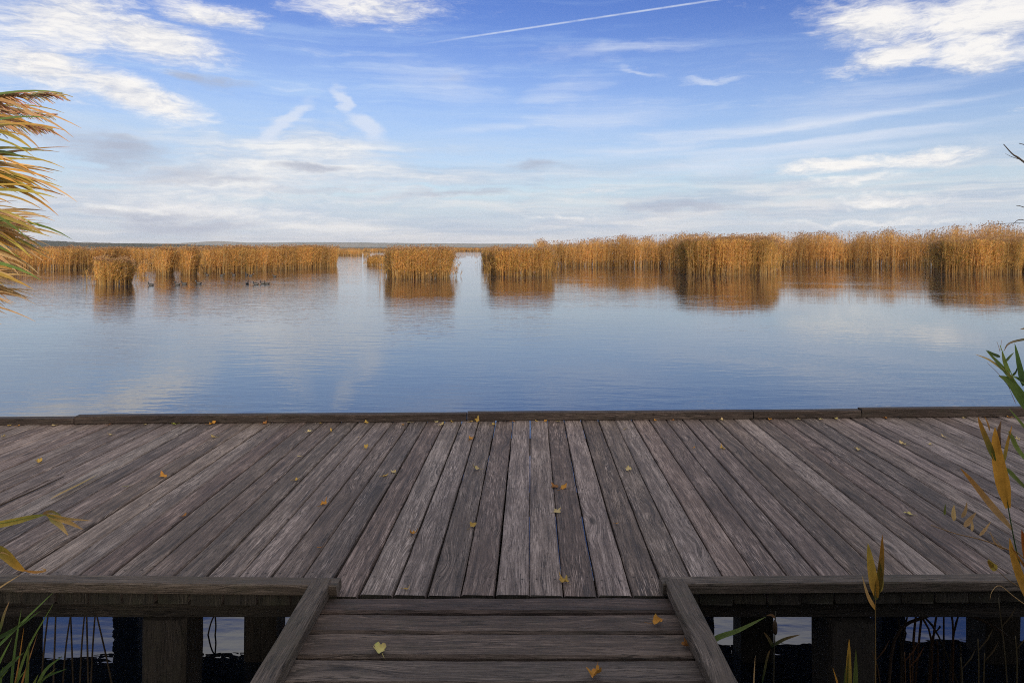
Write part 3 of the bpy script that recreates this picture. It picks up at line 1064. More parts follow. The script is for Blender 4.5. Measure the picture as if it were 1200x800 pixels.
def plume(mb, p, d, L, col):
    """a feathery seed head: many fine drooping branchlets along an axis"""
    p, d = Vector(p), Vector(d).normalized()
    side = d.cross(Vector((0, 1, 0))).normalized()
    for i in range(150):
        t = random.uniform(0, 1) ** .9
        base = p + d * L * t + Vector((0, 0, -.06 * L * t * t))
        a = random.uniform(0, 6.28)
        rad = side * math.cos(a) + d.cross(side) * math.sin(a)
        l = L * random.uniform(.18, .34) * (1 - .6 * t)
        dd = (d * 1.0 + rad * .45 + Vector((.15, 0, -.1))).normalized()
        pts = [base, base + dd * l * .5, base + dd * l + Vector((0, 0, -l * .2))]
        c = tuple(x * random.uniform(.75, 1.25) for x in col)
        mb.blade(pts, random.uniform(.0035, .0065), (0, -1, .1), 0, (c, c), lambda t: 1 - .6 * t)


def reed_plant(base, top, nodes, label, group, green=.35, plume_at=None, leaf_w=.026, leaf_l=(.42, .6), ang=(-.35, .35), up=(.25, .7), low=0, droop=(.6, 1.5)):
    base, top = Vector(base), Vector(top)
    root = empty('reed_plant', base)
    mid = base.lerp(top, .5) + Vector((-.05, 0, 0))
    cp = curve_pts([base, mid, top], 14)
    st = MB()
    st.tube([p - base for p in cp], [.006 * (1 - .55 * i / 14) for i in range(15)], 6, (.30, .22, .09))
    st.build('stem', M_STALK, root, smooth=True)
    lf = MB()
    for z in nodes:
        t = (z - base.z) / (top.z - base.z)
        q = cp[max(0, min(14, int(round(t * 14))))] - base
        q = q + Vector((0, 0, random.uniform(-.02, .02)))
        u = random.random()
        if u < green:
            c0, c1 = random.choice(((GRN, GRN2), (GRN, YEL), (GRN2, YEL), (GRN2, ORA)))
        else:
            c0, c1 = random.choice(((YEL, ORA), (ORA, TAN), (TAN, TAN), (YEL, TAN), (TAN, (.40, .24, .11)), (ORA, TAN)))
        grow_leaf(lf, q, random.uniform(*ang), random.uniform(*up), random.uniform(*leaf_l), leaf_w * random.uniform(.6, 1.15), random.uniform(*droop), c0, c1, 10, random.uniform(-.4, .4))
    lf.build('leaves', M_GREEN, root)
    if plume_at:
        pm = MB()
        plume(pm, top - base, plume_at, .34, (.55, .36, .21))
        pm.build('plume', M_REED, root)
    return tag(root, label, 'reed', group)


random.seed(23)
fore = (GRN, GRN2, YEL, ORA, TAN, BRN)
GRN, GRN2, YEL, ORA, TAN, BRN = (.12, .20, .045), (.20, .27, .06), (.55, .40, .09), (.62, .31, .07), (.70, .47, .23), (.36, .20, .09)
GL = 'tall reeds leaning in from the left edge'
def nodes(a, b, n):
    return [a + (b - a) * (i + random.uniform(.1, .9)) / n for i in range(n)]
WIDE = dict(leaf_w=.0185, leaf_l=(.24, .44), ang=(-.25, .25), up=(-.15, .30), droop=(.25, .75))
DRY = dict(leaf_w=.013, leaf_l=(.22, .36), ang=(-.3, .3), up=(-.20, .32), droop=(.1, .55))
reed_plant((-2.45, 2.30, -1.0), (-1.98, 2.34, 1.99), nodes(1.46, 1.96, 34), 'tall reed at the left edge with green leaves and a feathery plume bent right', GL, .6, (1, 0, .12), **WIDE)
reed_plant((-2.62, 2.5, -1.0), (-2.20, 2.55, 2.0), nodes(1.42, 1.93, 34), 'tall plumed reed behind the green one at the left edge, its leaves mostly tan', GL, .3, (1, .1, .02), **WIDE)
reed_plant((-2.40, 2.12, -1.0), (-1.92, 2.2, 1.84), nodes(1.48, 1.83, 24), 'nearest tall reed at the left edge, green leaves swept to the right', GL, .65, None, **WIDE)
reed_plant((-2.50, 2.4, -1.0), (-2.08, 2.42, 1.94), nodes(1.44, 1.9, 34), 'tall reed between the two plumed ones, leaves half green half orange', GL, .45, (1, 0, -.05), **WIDE)
reed_plant((-2.70, 2.7, -1.05), (-2.41, 2.72, 1.62), nodes(1.37, 1.62, 40), 'shorter reed at the left edge with dry tan leaves hanging at eye level', GL, 0, (1, .05, -.1), **DRY)
reed_plant((-2.76, 2.75, -1.05), (-2.44, 2.8, 1.58), nodes(1.34, 1.58, 44), 'dry tan reed at the left edge reaching lowest over the water', GL, 0, (1, 0, -.2), **DRY)
reed_plant((-2.45, 2.4, -1.0), (-2.13, 2.45, 1.56), nodes(1.36, 1.56, 36), 'dense dry reed at the left edge just below the horizon', GL, 0, None, **DRY)
reed_plant((-2.5, 2.36, -1.0), (-2.10, 2.40, 1.50), nodes(1.30, 1.50, 46), 'bushy straw coloured reed lowest in the mass at the left edge', GL, 0, None, **DRY)


GRN, GRN2, YEL, ORA, TAN, BRN = fore


def wl(pts, d, n=10):
    """points (photo x, y[, distance]) to a smooth line in space"""
    return curve_pts([at(p[0], p[1], p[2] if len(p) > 2 else d) for p in pts], n)


def shoot(name, label, cat, group, stems, blades, d, mat=None, base=None):
    """a plant given as stem lines (points, radius, colour) and blade lines (points, width in px, colours)"""
    b0 = Vector(base) if base else wl(stems[0][0], d)[0] if stems else wl(blades[0][0], d)[0]
    root = empty(name, b0)
    if stems:
        st = MB()
        for pts, r, c in stems:
            cp = wl(pts, d, 14)
            st.tube([p - b0 for p in cp], [r * (1 - .6 * i / 14) for i in range(15)], 6, c)
        st.build('stem', M_STALK, root, smooth=True)
    if blades:
        lf = MB()
        for pts, w, c in blades:
            cp = wl(pts, d, 12)
            lf.blade([p - b0 for p in cp], w / F * d, (random.uniform(-.3, .3), -1, .25), .25, c)
        lf.build('leaves', mat or M_GREEN, root)
    return tag(root, label, cat, group)


OL, DG = (.12, .13, .03), (.030, .060, .020)
# left: folded leaf tip over the deck, orange leaf by the near curb
shoot('reed_shoot', 'yellow folded reed tip reaching in from the left over the deck boards', 'reed', None,
      [([(-95, 800, 2.35), (-80, 690), (-40, 628), (20, 609), (55, 603)], .003, OL)],
      [([(-40, 622), (15, 611), (36, 606), (56, 602)], 8, (YEL, OL)), ([(54, 603), (75, 607), (108, 610)], 4, (OL, TAN)), ([(55, 603), (78, 610), (97, 620)], 7, (YEL, TAN)), ([(57, 604), (70, 614), (80, 627)], 8, (OL, TAN)), ([(50, 602), (60, 599), (72, 604)], 4, (BRN, OL))], 2.35)
shoot('reed_shoot', 'broad orange reed leaf drooping at the left edge by the near curb', 'reed', None,
      [([(-90, 800, 2.3), (-70, 720), (-40, 660), (-8, 640)], .003, OL)],
      [([(-15, 640), (5, 648), (20, 662), (30, 669)], 13, (OL, ORA)), ([(28, 668), (42, 670), (54, 668), (48, 665)], 3, (ORA, TAN)), ([(-30, 652), (0, 646), (14, 651)], 4, (TAN, TAN)), ([(-40, 715), (0, 688), (24, 673)], 2.2, (TAN, TAN))], 2.3)
# bottom left grass
bl, st = [], []
for k in range(9):
    x0 = random.uniform(-30, 38)
    a = random.uniform(-.1, .8)
    L = random.uniform(60, 150)
    bl.append(([(x0, 850), (x0 + L * .4 * a, 850 - L * .55), (x0 + L * a, 850 - L * (1 - .12 * a))], random.uniform(3, 6), random.choice(((GRN, OL), (GRN2, GRN2), (DG, GRN2)))))
bl += [([(-20, 775), (20, 735), (62, 694)], 3.5, (GRN, GRN2)), ([(-12, 752), (15, 738), (48, 715)], 5, (DG, GRN)), ([(-10, 800), (10, 780), (28, 764)], 6, (DG, GRN)), ([(0, 740), (5, 720), (11, 704)], 4, (GRN, TAN)), ([(34, 840), (50, 790), (73, 768)], 5, (GRN2, GRN)), ([(32, 830), (50, 796), (78, 783)], 4, (DG, GRN)), ([(28, 850), (32, 790), (34, 752)], 5, (GRN2, OL)),
       ([(18, 850), (26, 800), (44, 742)], 3, (ORA, BRN)), ([(8, 850), (20, 790), (28, 735)], 3, (BRN, ORA))]
shoot('grass_tuft', 'green and rusty grass tuft at the bottom left below the near curb', 'grass', None, [], bl, 2.45)
# dark stalks standing in the water under the left of the deck
stalk_l = [[(60, 880), (63, 790), (66, 700)], [(70, 880), (76, 770), (86, 700)], [(88, 880), (85, 780), (82, 700)], [(92, 880), (95, 770), (101, 700)], [(106, 880), (103, 780), (101, 700)], [(104, 880), (108, 770), (113, 700)], [(146, 880), (128, 785), (110, 706)], [(46, 880), (50, 780), (58, 706)]]
for k, pts in enumerate(stalk_l):
    d = random.uniform(3.3, 3.75)
    cp = wl(pts, d, 10)
    m_ = MB()
    m_.tube(cp, [.0055 * (1 - .3 * i / 10) for i in range(11)], 6, (.05, .035, .025))
    o = m_.build('dead_reed', M_STALK, None, True, cp[0])
    tag(o, 'thin dark dead reed stalk in the water under the left side of the deck', 'reed stalk', 'dead stalks under the left side of the deck')
# broken tripod of stalks left of the walkway
cp = wl([(243, 747), (247, 730), (252, 719)], 4.4, 6)
m_ = MB()
m_.tube(cp, .005, 5, (.05, .035, .025))
m_.tube(wl([(252, 719), (253, 733), (252, 745)], 4.4, 6), .005, 5, (.05, .035, .025))
m_.tube([cp[0] + Vector((0, 0, -.25)), cp[0] + Vector((.05, 0, -.02)), wl([(262, 746), (250, 744)], 4.4, 2)[0]], .005, 5, (.05, .035, .025))
tag(m_.build('dead_reed', M_STALK, None, True, cp[0]), 'forked broken dead stalk in the water left of the boardwalk', 'reed stalk')

# fallen reed stalk and a tan blade lying on the left boards
m_ = MB()
q = [gp(px, py, .009) for px, py in ((-40, 612), (0, 592), (40, 574), (75, 558))]
m_.tube(curve_pts(q, 12), [.006 * (1 - .5 * i / 12) for i in range(13)], 6, (.045, .028, .018))
tag(m_.build('reed_cane', M_STALK, None, True, q[0]), 'thin dark broken reed cane lying along the left deck boards', 'reed cane')
m_ = MB()
q = [gp(px, py, .012) for px, py in ((60, 584), (80, 574), (98, 565), (114, 556))]
m_.blade(curve_pts(q, 10), .022, (0, 0, 1), .3, (TAN, YEL))
tag(m_.build('fallen_reed_leaf', M_GREEN, None, None, q[0]), 'long tan reed blade lying on the left boards beside the dark broken cane', 'leaf')

# right: tangle of dry stems under the deck
random.seed(77)
tangle = [[(1052, 880), (1056, 770), (1050, 700)], [(1060, 880), (1058, 760), (1068, 700)], [(1068, 880), (1070, 760), (1076, 700)], [(1066, 880), (1078, 740), (1084, 700)], [(1080, 880), (1092, 752), (1060, 700)], [(1082, 880), (1094, 745), (1102, 700)], [(1086, 880), (1090, 760), (1102, 733)],
          [(1098, 880), (1099, 770), (1098, 750)], [(1106, 880), (1106, 770), (1106, 700)], [(1114, 880), (1117, 740), (1110, 710)], [(1108, 880), (1116, 755), (1128, 705)], [(1126, 880), (1126, 775), (1125, 754)], [(1150, 880), (1100, 745), (1066, 712)]]
for k, pts in enumerate(tangle):
    d = random.uniform(3.3, 3.8)
    cp = wl(pts, d, 10)
    m_ = MB()
    m_.tube(cp, [random.uniform(.005, .008) * (1 - .3 * i / 10) for i in range(11)], 6, random.choice(((.03, .02, .015), (.05, .022, .012), (.04, .028, .018))))
    tag(m_.build('dead_reed', M_STALK, None, True, cp[0]), 'dark dead reed stalk in the tangle under the right side of the deck', 'reed stalk', 'tangle of dead stalks under the right side of the deck')
cp = wl([(1040, 820), (1050, 744), (1085, 722), (1115, 717), (1140, 722), (1162, 732), (1180, 745)], 3.4, 20)
m_ = MB()
m_.tube(cp, .008, 6, (.05, .03, .022))
tag(m_.build('bramble', M_STALK, None, True, cp[0]), 'dark arching stem bowed over the tangle of dead stalks', 'stem')
# pale stems and sprigs in front of the right posts
for k, (pts, c) in enumerate((([(1062, 860), (1061, 790), (1060, 764)], (0.050, 0.022, 0.010)), ([(1070, 860), (1067, 800), (1066, 765)], (0.060, 0.025, 0.010)), ([(1146, 860), (1147, 780), (1146, 748)], (0.055, 0.040, 0.020)), ([(1152, 860), (1153, 790), (1154, 765)], (0.050, 0.035, 0.018)), ([(1184, 860), (1178, 770), (1170, 700)], (0.045, 0.033, 0.018)), ([(1190, 860), (1192, 780), (1190, 745)], (0.055, 0.040, 0.020)), ([(1127, 860), (1128, 800), (1126, 770)], (0.045, 0.035, 0.020)), ([(1036, 860), (1030, 790), (1022, 762)], (0.040, 0.020, 0.010)))):
    cp = wl(pts, 2.75, 8)
    m_ = MB()
    m_.tube(cp, [.0032 * (1 - .4 * i / 8) for i in range(9)], 6, c)
    m_.blade([cp[6], cp[6] + Vector((.03, -.01, .05)), cp[6] + Vector((.05, -.01, .09))], .008, (0, -1, .2), .2, (c, c))
    tag(m_.build('dry_weed', M_STALK, None, True, cp[0]), 'thin pale brown dry stem standing before the right deck posts', 'stem', 'dry stems before the right deck posts')
# cattail
ct = shoot('cattail', 'dark cattail with a slim seed head before the deck opening right of the boardwalk', 'cattail', None,
           [([(905, 860), (907, 775), (909, 716)], .004, (.035, .03, .02))], [([(905, 756), (920, 748), (938, 743)], 4, (DG, BRN)), ([(906, 758), (901, 748), (895, 740)], 4, (DG, BRN)), ([(909, 724), (904, 720), (898, 721)], 3, (BRN, BRN)), ([(893, 800), (899, 770), (903, 760)], 3, (DG, BRN))], 2.7)
hd = MB()
hp = wl([(908.5, 743), (908, 726)], 2.7, 6)
hd.tube([p - ct.location for p in hp], [.004, .0085, .0095, .0095, .009, .007, .003], 8, (.035, .02, .012))
hd.build('seed_head', M_STALK, ct, smooth=True)
shoot('long_grass', 'single green grass blade arching from under the right boardwalk rail', 'grass', None, [], [([(790, 790), (833, 751), (865, 738), (898, 722)], 7, (GRN2, (.17, .2, .06)))], 2.6)
shoot('grass_tuft', 'short green pointed grass blades at the bottom edge right of the boardwalk', 'grass', None, [],
      [([(994, 850), (994, 790), (995, 748)], 9, (GRN, ORA)), ([(1001, 850), (1002, 800), (1003, 760)], 8, (GRN2, OL)), ([(988, 850), (991, 800), (994, 765)], 6, (GRN, OL)), ([(986, 850), (982, 805), (976, 782)], 3, (ORA, ORA)), ([(880, 850), (883, 800), (885, 768)], 2.5, (TAN, TAN))], 2.4)
# orange-tipped reed in front of the right near curb
shoot('reed_shoot', 'upright reed shoot with orange and green leaves before the right near curb', 'reed', None,
      [([(1026, 880), (1026, 780), (1026, 690)], .0032, (.14, .08, .03))],
      [([(1027, 700), (1021, 665), (1017, 636)], 11, (ORA, YEL)), ([(1026, 702), (1032, 665), (1034, 626)], 9, (OL, ORA)), ([(1027, 695), (1031, 680), (1030, 655)], 10, (YEL, OL)), ([(1026, 714), (1017, 698), (1010, 674)], 5, (ORA, TAN))], 2.35)
# right edge: green leafy reed above the far curb
shoot('reed_shoot', 'green leafy reed leaning in at the right edge above the far curb', 'reed', None,
      [([(1320, 840, 2.4), (1270, 620), (1225, 505), (1192, 452), (1172, 405)], .0035, GRN2), ([(1195, 470), (1172, 440), (1157, 425)], .0012, BRN), ([(1190, 472), (1184, 458), (1180, 448)], .001, BRN), ([(1172, 412), (1170, 405), (1168, 400)], .001, BRN), ([(1173, 410), (1173, 404), (1174, 398)], .001, BRN)],
      [([(1192, 450), (1180, 437), (1160, 422), (1143, 415)], 3.5, (GRN, TAN)), ([(1188, 448), (1172, 428), (1155, 410)], 6, (GRN, GRN2)), ([(1172, 418), (1164, 415), (1156, 410)], 4, (DG, GRN)), ([(1183, 440), (1177, 425), (1174, 412)], 5, (GRN2, OL)), ([(1178, 424), (1183, 418), (1188, 413)], 3, (DG, GRN)), ([(1199, 452), (1194, 430), (1189, 402)], 10, (DG, GRN)), ([(1212, 488), (1196, 465), (1183, 447), (1170, 440)], 13, (GRN, GRN2)),
       ([(1215, 460), (1197, 446), (1186, 440)], 5, (GRN, GRN2)), ([(1240, 395), (1205, 397), (1183, 402), (1176, 412)], 3, (DG, BRN)), ([(1230, 380), (1205, 384), (1195, 386)], 3, (DG, BRN)), ([(1186, 440), (1190, 436), (1192, 430)], 3, (DG, GRN)), ([(1228, 535), (1200, 500), (1182, 478)], 5, (OL, GRN2))], 2.4)
# right edge: orange reed over the deck
shoot('reed_shoot', 'bright orange leafed reed at the right edge over the deck', 'reed', None,
      [([(1230, 860, 2.3), (1208, 720), (1190, 640), (1180, 585), (1174, 540)], .0032, DG)],
      [([(1181, 595), (1172, 555), (1167, 525), (1166, 500)], 16, (ORA, ORA)), ([(1186, 620), (1160, 590), (1140, 565), (1125, 548)], 8, (TAN, ORA)), ([(1166, 540), (1158, 520), (1150, 500), (1146, 488)], 7, (GRN, ORA)), ([(1175, 545), (1180, 520), (1186, 498)], 5, (OL, ORA)), ([(1171, 530), (1170, 508), (1173, 493)], 5, ((.03, .02, .015), BRN)), ([(1160, 505), (1157, 495), (1154, 488)], 2.5, (BRN, ORA)), ([(1178, 548), (1192, 562), (1215, 585)], 6, (GRN2, OL)), ([(1182, 505), (1195, 530), (1225, 560)], 7, (OL, GRN2))], 2.3)
shoot('reed_shoot', 'rusty orange broad reed leaves at the right edge by the near curb', 'reed', None,
      [([(1260, 880, 2.2), (1235, 760), (1215, 690)], .003, BRN)],
      [([(1215, 720), (1196, 680), (1186, 650), (1183, 630)], 14, (ORA, ORA)), ([(1215, 690), (1203, 650), (1197, 620)], 14, (ORA, (.40, .10, .02))), ([(1225, 700), (1205, 670), (1185, 640)], 5, (BRN, ORA))], 2.2)
shoot('dry_oat', 'dry oat stalk with upright pale spikelets leaning over the near right boards', 'grass', None,
      [([(1250, 760, 2.3), (1205, 660), (1176, 642), (1150, 632), (1120, 625), (1091, 615)], .0028, (.20, .11, .05)), ([(1174, 640), (1160, 625), (1150, 617)], .001, TAN)],
      [([(1118, 610), (1117, 600), (1118, 591)], 6, (TAN, TAN)), ([(1127, 606), (1131, 598), (1133, 588)], 5, (TAN, TAN)), ([(1130, 617), (1136, 609), (1144, 600)], 6, (TAN, TAN)), ([(1139, 622), (1139, 615), (1138, 606)], 4, (TAN, TAN)), ([(1148, 627), (1154, 620), (1161, 611)], 4.5, (TAN, TAN)), ([(1107, 603), (1107, 598), (1108, 590)], 3, (OL, OL)), ([(1176, 643), (1166, 636), (1160, 622)], 3, (TAN, TAN))], 2.3)
shoot('bindweed', 'thin dark stem with one small golden leaf at the right end of the near curb', 'stem', None,
      [([(1260, 800, 2.35), (1210, 705), (1180, 678), (1164, 664)], .002, BRN), ([(1225, 725), (1190, 700), (1172, 686), (1163, 692), (1160, 702)], .0016, TAN)],
      [([(1168, 667), (1162, 662), (1158, 655)], 9, (YEL, YEL)), ([(1164, 664), (1160, 660), (1157, 657)], 7, (YEL, ORA))], 2.35)

# bare shrub off the right edge whose twig tips reach into the sky
shrub = empty('bare_shrub', (2.75, 2.2, -.98))
tag(shrub, 'dark bare twigs of a shrub poking in at the right edge against the sky', 'shrub')
tr = MB()
b0 = shrub.location
tr.tube([Vector((0, 0, -.1)), Vector((-.1, .05, 1.0)), Vector((-.2, .1, 1.9)), at(1330, 330, 2.45) - b0], [.03, .024, .018, .012], 8)
tr.build('trunk', M_TWIG, shrub, smooth=True)
for pts, r in (([(1330, 330), (1260, 240), (1200, 190), (1187, 181), (1176, 169)], .006), ([(1300, 280), (1230, 190), (1205, 172), (1194, 168)], .004), ([(1330, 330), (1240, 260), (1200, 243), (1191, 241)], .003), ([(1330, 330), (1240, 282), (1200, 258), (1185, 264)], .003), ([(1196, 187), (1186, 184), (1178, 180)], .0016), ([(1330, 330), (1250, 275), (1205, 262), (1160, 263)], .002)):
    tw = MB()
    cp = wl(pts, 2.45, 14)
    tw.tube([p - b0 for p in cp], [r * (1 - .75 * i / 14) for i in range(15)], 6)
    tw.build('twig', M_TWIG, shrub, smooth=True)


# ------------------------------------------------------------------ trees on the bank behind the camera; they shade the deck
M_BARK = plain('bark', (.10, .08, .06), .9, 12)
M_LEAF = foliage('autumn_tree_leaf', .35, .6, .3)
tr_rng = np.random.default_rng(3)


def bank_tree(x, y, h, r, seed):
    rr = random.Random(seed)
    zb = -.75
    root = empty('bank_tree', (x, y, zb))
    tk = MB()
    tk.tube([(0, 0, -.3), (rr.uniform(-.1, .1), 0, h * .3), (rr.uniform(-.3, .3), rr.uniform(-.2, .2), h * .65), (rr.uniform(-.3, .3), 0, h * .95)], [.2, .15, .09, .02], 9)
    ends = []
    for k in range(11):
        z = h * rr.uniform(.22, .8)
        a = rr.uniform(0, 6.28)
        L = r * rr.uniform(.6, 1.0) * (1.15 - z / h * .5)
        p1 = Vector((math.cos(a) * L * .5, math.sin(a) * L * .5, z + L * .35))
        p2 = Vector((math.cos(a) * L, math.sin(a) * L, z + L * .6))
        tk.tube([(0, 0, z), p1, p2], [.06, .035, .012], 6)
        ends += [p1, p2, (p1 + p2) / 2]
    tk.build('trunk', M_BARK, root, smooth=True)
    n = 6500
    cen = np.array([rr.choice(ends) for _ in range(n)]) + tr_rng.normal(0, r * .20, (n, 3))
    cen[:, 2] = np.clip(cen[:, 2], h * .12, h * 1.02)
    d1 = unit(tr_rng.normal(0, 1, (n, 3)))
    d2 = unit(np.cross(d1, tr_rng.normal(0, 1, (n, 3))))
    w = tr_rng.uniform(.06, .11, (n, 1))
    V = np.stack([cen - d1 * w, cen + d2 * w * .6, cen + d1 * w, cen - d2 * w * .6], 1).reshape(-1, 3)
    Q = np.arange(n * 4).reshape(-1, 4)
    pal = np.array([(.07, .10, .03), (.12, .13, .035), (.30, .22, .05), (.28, .14, .03)])
    C = np.repeat(pal[tr_rng.integers(0, 4, n)], 4, 0)
    quads_object('crown', V, Q, C, M_LEAF, root)
    tag(root, 'leafy autumn tree on the bank behind the boardwalk', 'tree', 'trees on the bank behind the boardwalk')


row = [(x, -3.3 + .3 * math.sin(x * 3), 4.35 + .15 * math.sin(x * 5), 1.25) for x in (-5.6, -4.0, -2.6, 2.1, 3.6, 5.1, 6.6, 8.1, 9.7, 11.3, 12.9)]
row += [(x, -8 + .5 * math.sin(x * 2), 6.2 + .25 * math.sin(x * 4), 1.9) for x in (-3, -.8, 1.5, 3.8, 6.1, 8.4, 10.7, 13, 15.3)]
for k, (x, y, h, r) in enumerate(row):
    bank_tree(x, y, h, r, 40 + k)

# ------------------------------------------------------------------ sky, sun, air
SUN_EL, SUN_AZ = 20.0, 163.0            # azimuth clockwise from straight ahead
SKY_K = .10


def make_world():
    w = bpy.data.worlds.new('World')
    SC.world = w
    w.use_nodes = True
    w.cycles.sampling_method = 'MANUAL'
    w.cycles.sample_map_resolution = 512
    nt = NT(w.node_tree)
    nt.n.clear()
    out = nt.new('ShaderNodeOutputWorld')
    bg = nt.new('ShaderNodeBackground')
    bg.inputs['Strength'].default_value = SKY_K
    nt.l.new(bg.outputs[0], out.inputs[0])
    sky = nt.new('ShaderNodeTexSky', sky_type='NISHITA')
    sky.sun_disc = False
    sky.sun_elevation = R(SUN_EL)
    sky.sun_rotation = R(SUN_AZ)
    sky.air_density, sky.dust_density, sky.ozone_density = 1.0, .6, 2.0
    d = nt.new('ShaderNodeTexCoord').outputs['Generated']
    x, y, z = nt.sep(d)
    hor = nt.math('SQRT', nt.math('ADD', nt.math('MULTIPLY', x, x), nt.math('MULTIPLY', y, y)))
    A = nt.math('ARCTAN2', x, y)
    E = nt.math('DIVIDE', z, nt.math('MAXIMUM', hor, .02))
    AE = nt.comb(A, E, 0)
    W1 = nt.noise(nt.vmath('MULTIPLY', AE, (6, 14, 1)), 1.0, 3, .6, 0, True)
    W2 = nt.noise(nt.vmath('MULTIPLY', AE, (22, 50, 1)), 1.0, 4, .65, 0, True)
    warp = nt.vmath('ADD', nt.vmath('SCALE', nt.vmath('SUBTRACT', W1, (.5, .5, .5)), scale=.07), nt.vmath('SCALE', nt.vmath('SUBTRACT', W2, (.5, .5, .5)), scale=.03))
    warp = nt.vmath('MULTIPLY', warp, (1.3, .7, 0))
    AEw = nt.vmath('ADD', AE, warp)
    AEs = nt.vmath('ADD', AE, nt.vmath('SCALE', warp, scale=.25))

    def ae(px, py):
        r = ray(px, py)
        return math.atan2(r.x, r.y), r.z / math.hypot(r.x, r.y)

    def stroke(p0, p1, half, amp=1.0, coord=None, hard=0.0):
        """soft elongated patch between two sky places (photo px); half = half width in px"""
        a0, e0 = ae(*p0)
        a1, e1 = ae(*p1)
        L = math.hypot(a1 - a0, e1 - e0) / 2
        ang = math.atan2(e1 - e0, a1 - a0)
        mp = nt.new('ShaderNodeMapping', vector_type='TEXTURE')
        nt.put(mp.inputs['Vector'], coord or AEw)
        mp.inputs['Location'].default_value = ((a0 + a1) / 2, (e0 + e1) / 2, 0)
        mp.inputs['Rotation'].default_value = (0, 0, ang)
        mp.inputs['Scale'].default_value = (L, half / F, 1)
        r = nt.vmath('LENGTH', mp.outputs[0])
        return nt.mapr(r, 1.25, hard, 0, amp, True)

    def union(ms):
        o = ms[0]
        for m in ms[1:]:
            o = nt.math('MAXIMUM', o, m)
        return o

    # cloud-layer coordinates: level sheet overhead, so texture closes up towards the horizon
    zz = nt.math('ADD', nt.math('MAXIMUM', z, 0.0), .09)
    PL = nt.comb(nt.math('DIVIDE', x, zz), nt.math('DIVIDE', y, zz), 0)

    def field(rot, sx, sy, detail, wsc, rough=.62, dist=.3):
        mp = nt.new('ShaderNodeMapping')
        nt.put(mp.inputs['Vector'], AE)
        mp.inputs['Rotation'].default_value = (0, 0, R(rot))
        mp.inputs['Scale'].default_value = (sx, sy, 1)
        return nt.noise(nt.vmath('ADD', mp.outputs[0], nt.vmath('SCALE', W1, scale=wsc)), 1.0, detail, rough, dist)

    right = nt.mapr(A, -.05, .25, 0, 1, True)
    fl, fr_ = field(20, 4.5, 27, 8, 1.1, .66), field(-20, 5, 25, 8, 1.2, .66)
    fb = nt.math('ADD', nt.math('MULTIPLY', fl, nt.math('SUBTRACT', 1.0, right)), nt.math('MULTIPLY', fr_, right))
    fine = field(4, 32, 110, 7, 2.6, .72)
    streak = field(-9, 2.6, 46, 6, 1.0, .62, .2)
    bands = field(0, 2.8, 40, 7, 1.3, .62, .2)
    mpl = nt.noise(nt.vmath('MULTIPLY', PL, (.8, 1.5, 1)), 1.0, 6, .6, .5)

    K = 1 / SKY_K

    def col(r, g, b):
        return (r * K, g * K, b * K)

    hs = nt.new('ShaderNodeHueSaturation')
    nt.put(hs.inputs['Color'], sky.outputs[0])
    hs.inputs['Hue'].default_value = .530
    hs.inputs['Saturation'].default_value = 1.32
    hs.inputs['Value'].default_value = 1.30
    c = hs.outputs[0]
    # thin veil of high cloud, thicker towards the horizon and on the left
    left = nt.mapr(A, .30, -.60, 0, 1, True)
    low = nt.mapr(E, .36, .03, 0, 1, True)
    veil = nt.math('ADD', nt.math('MULTIPLY', low, .62), nt.math('MULTIPLY', nt.math('MULTIPLY', left, nt.mapr(E, .42, .12, .12, 1, True)), .34))
    veil = nt.math('MULTIPLY', veil, nt.mapr(bands, .3, .7, .70, 1.2))
    veil = nt.math('ADD', veil, nt.math('MULTIPLY', nt.mapr(streak, .46, .74, 0, 1, True), nt.math('MULTIPLY', nt.mapr(A, .5, -.3, .08, .24), nt.mapr(E, .02, .1, 0, 1))))
    veil = nt.math('MAXIMUM', veil, nt.mapr(E, .17, .02, 0, 1.0, True))
    c = nt.mix(nt.math('MINIMUM', veil, .96), c, nt.mix(nt.mapr(E, .02, .22), col(.56, .64, .74), col(.52, .70, .95)))
    # pale streaked bank low over the whole horizon
    bank = nt.mapr(E, .18, .05, 0, 1, True)
    bank = nt.math('MULTIPLY', bank, nt.mapr(bands, .34, .62, .15, 1.0, True))
    c = nt.mix(nt.math('MULTIPLY', bank, .75), c, nt.mix(nt.mapr(field(2, 5, 75, 6, 1.0), .40, .62), col(.47, .55, .68), col(.82, .80, .80)))
    # soft white glow bank on the left middle
    lb = union([stroke((80, 215), (440, 205), 70, .85), stroke((40, 245), (560, 242), 36, .75), stroke((230, 170), (500, 180), 55, .8), stroke((300, 215), (640, 235), 34, .55)])
    lb = nt.mapr(nt.math('ADD', lb, nt.math('MULTIPLY', nt.math('SUBTRACT', bands, .5), 1.5)), .12, .95, 0, 1, True)
    c = nt.mix(nt.math('MULTIPLY', lb, .85), c, nt.mix(nt.mapr(nt.math('ADD', nt.math('MULTIPLY', bands, .6), nt.math('MULTIPLY', fine, .4)), .40, .60), col(.56, .63, .75), col(.95, .94, .92)))
    # grey-lilac patches
    gm = union([stroke((-20, 160), (260, 186), 28, .95), stroke((60, 208), (420, 214), 10, .7), stroke((200, 225), (520, 222), 9, .65), stroke((40, 250), (300, 246), 9, .7), stroke((315, 198), (420, 201), 8, .75), stroke((570, 188), (690, 196), 9, .7), stroke((160, 90), (320, 103), 15, .85), stroke((90, 198), (320, 208), 17, .75), stroke((40, 262), (380, 258), 18, .8), stroke((400, 228), (680, 226), 11, .8), stroke((-40, 50), (150, 105), 32, .85), stroke((490, 88), (560, 94), 10, .6), stroke((640, 240), (1000, 246), 12, .6)])
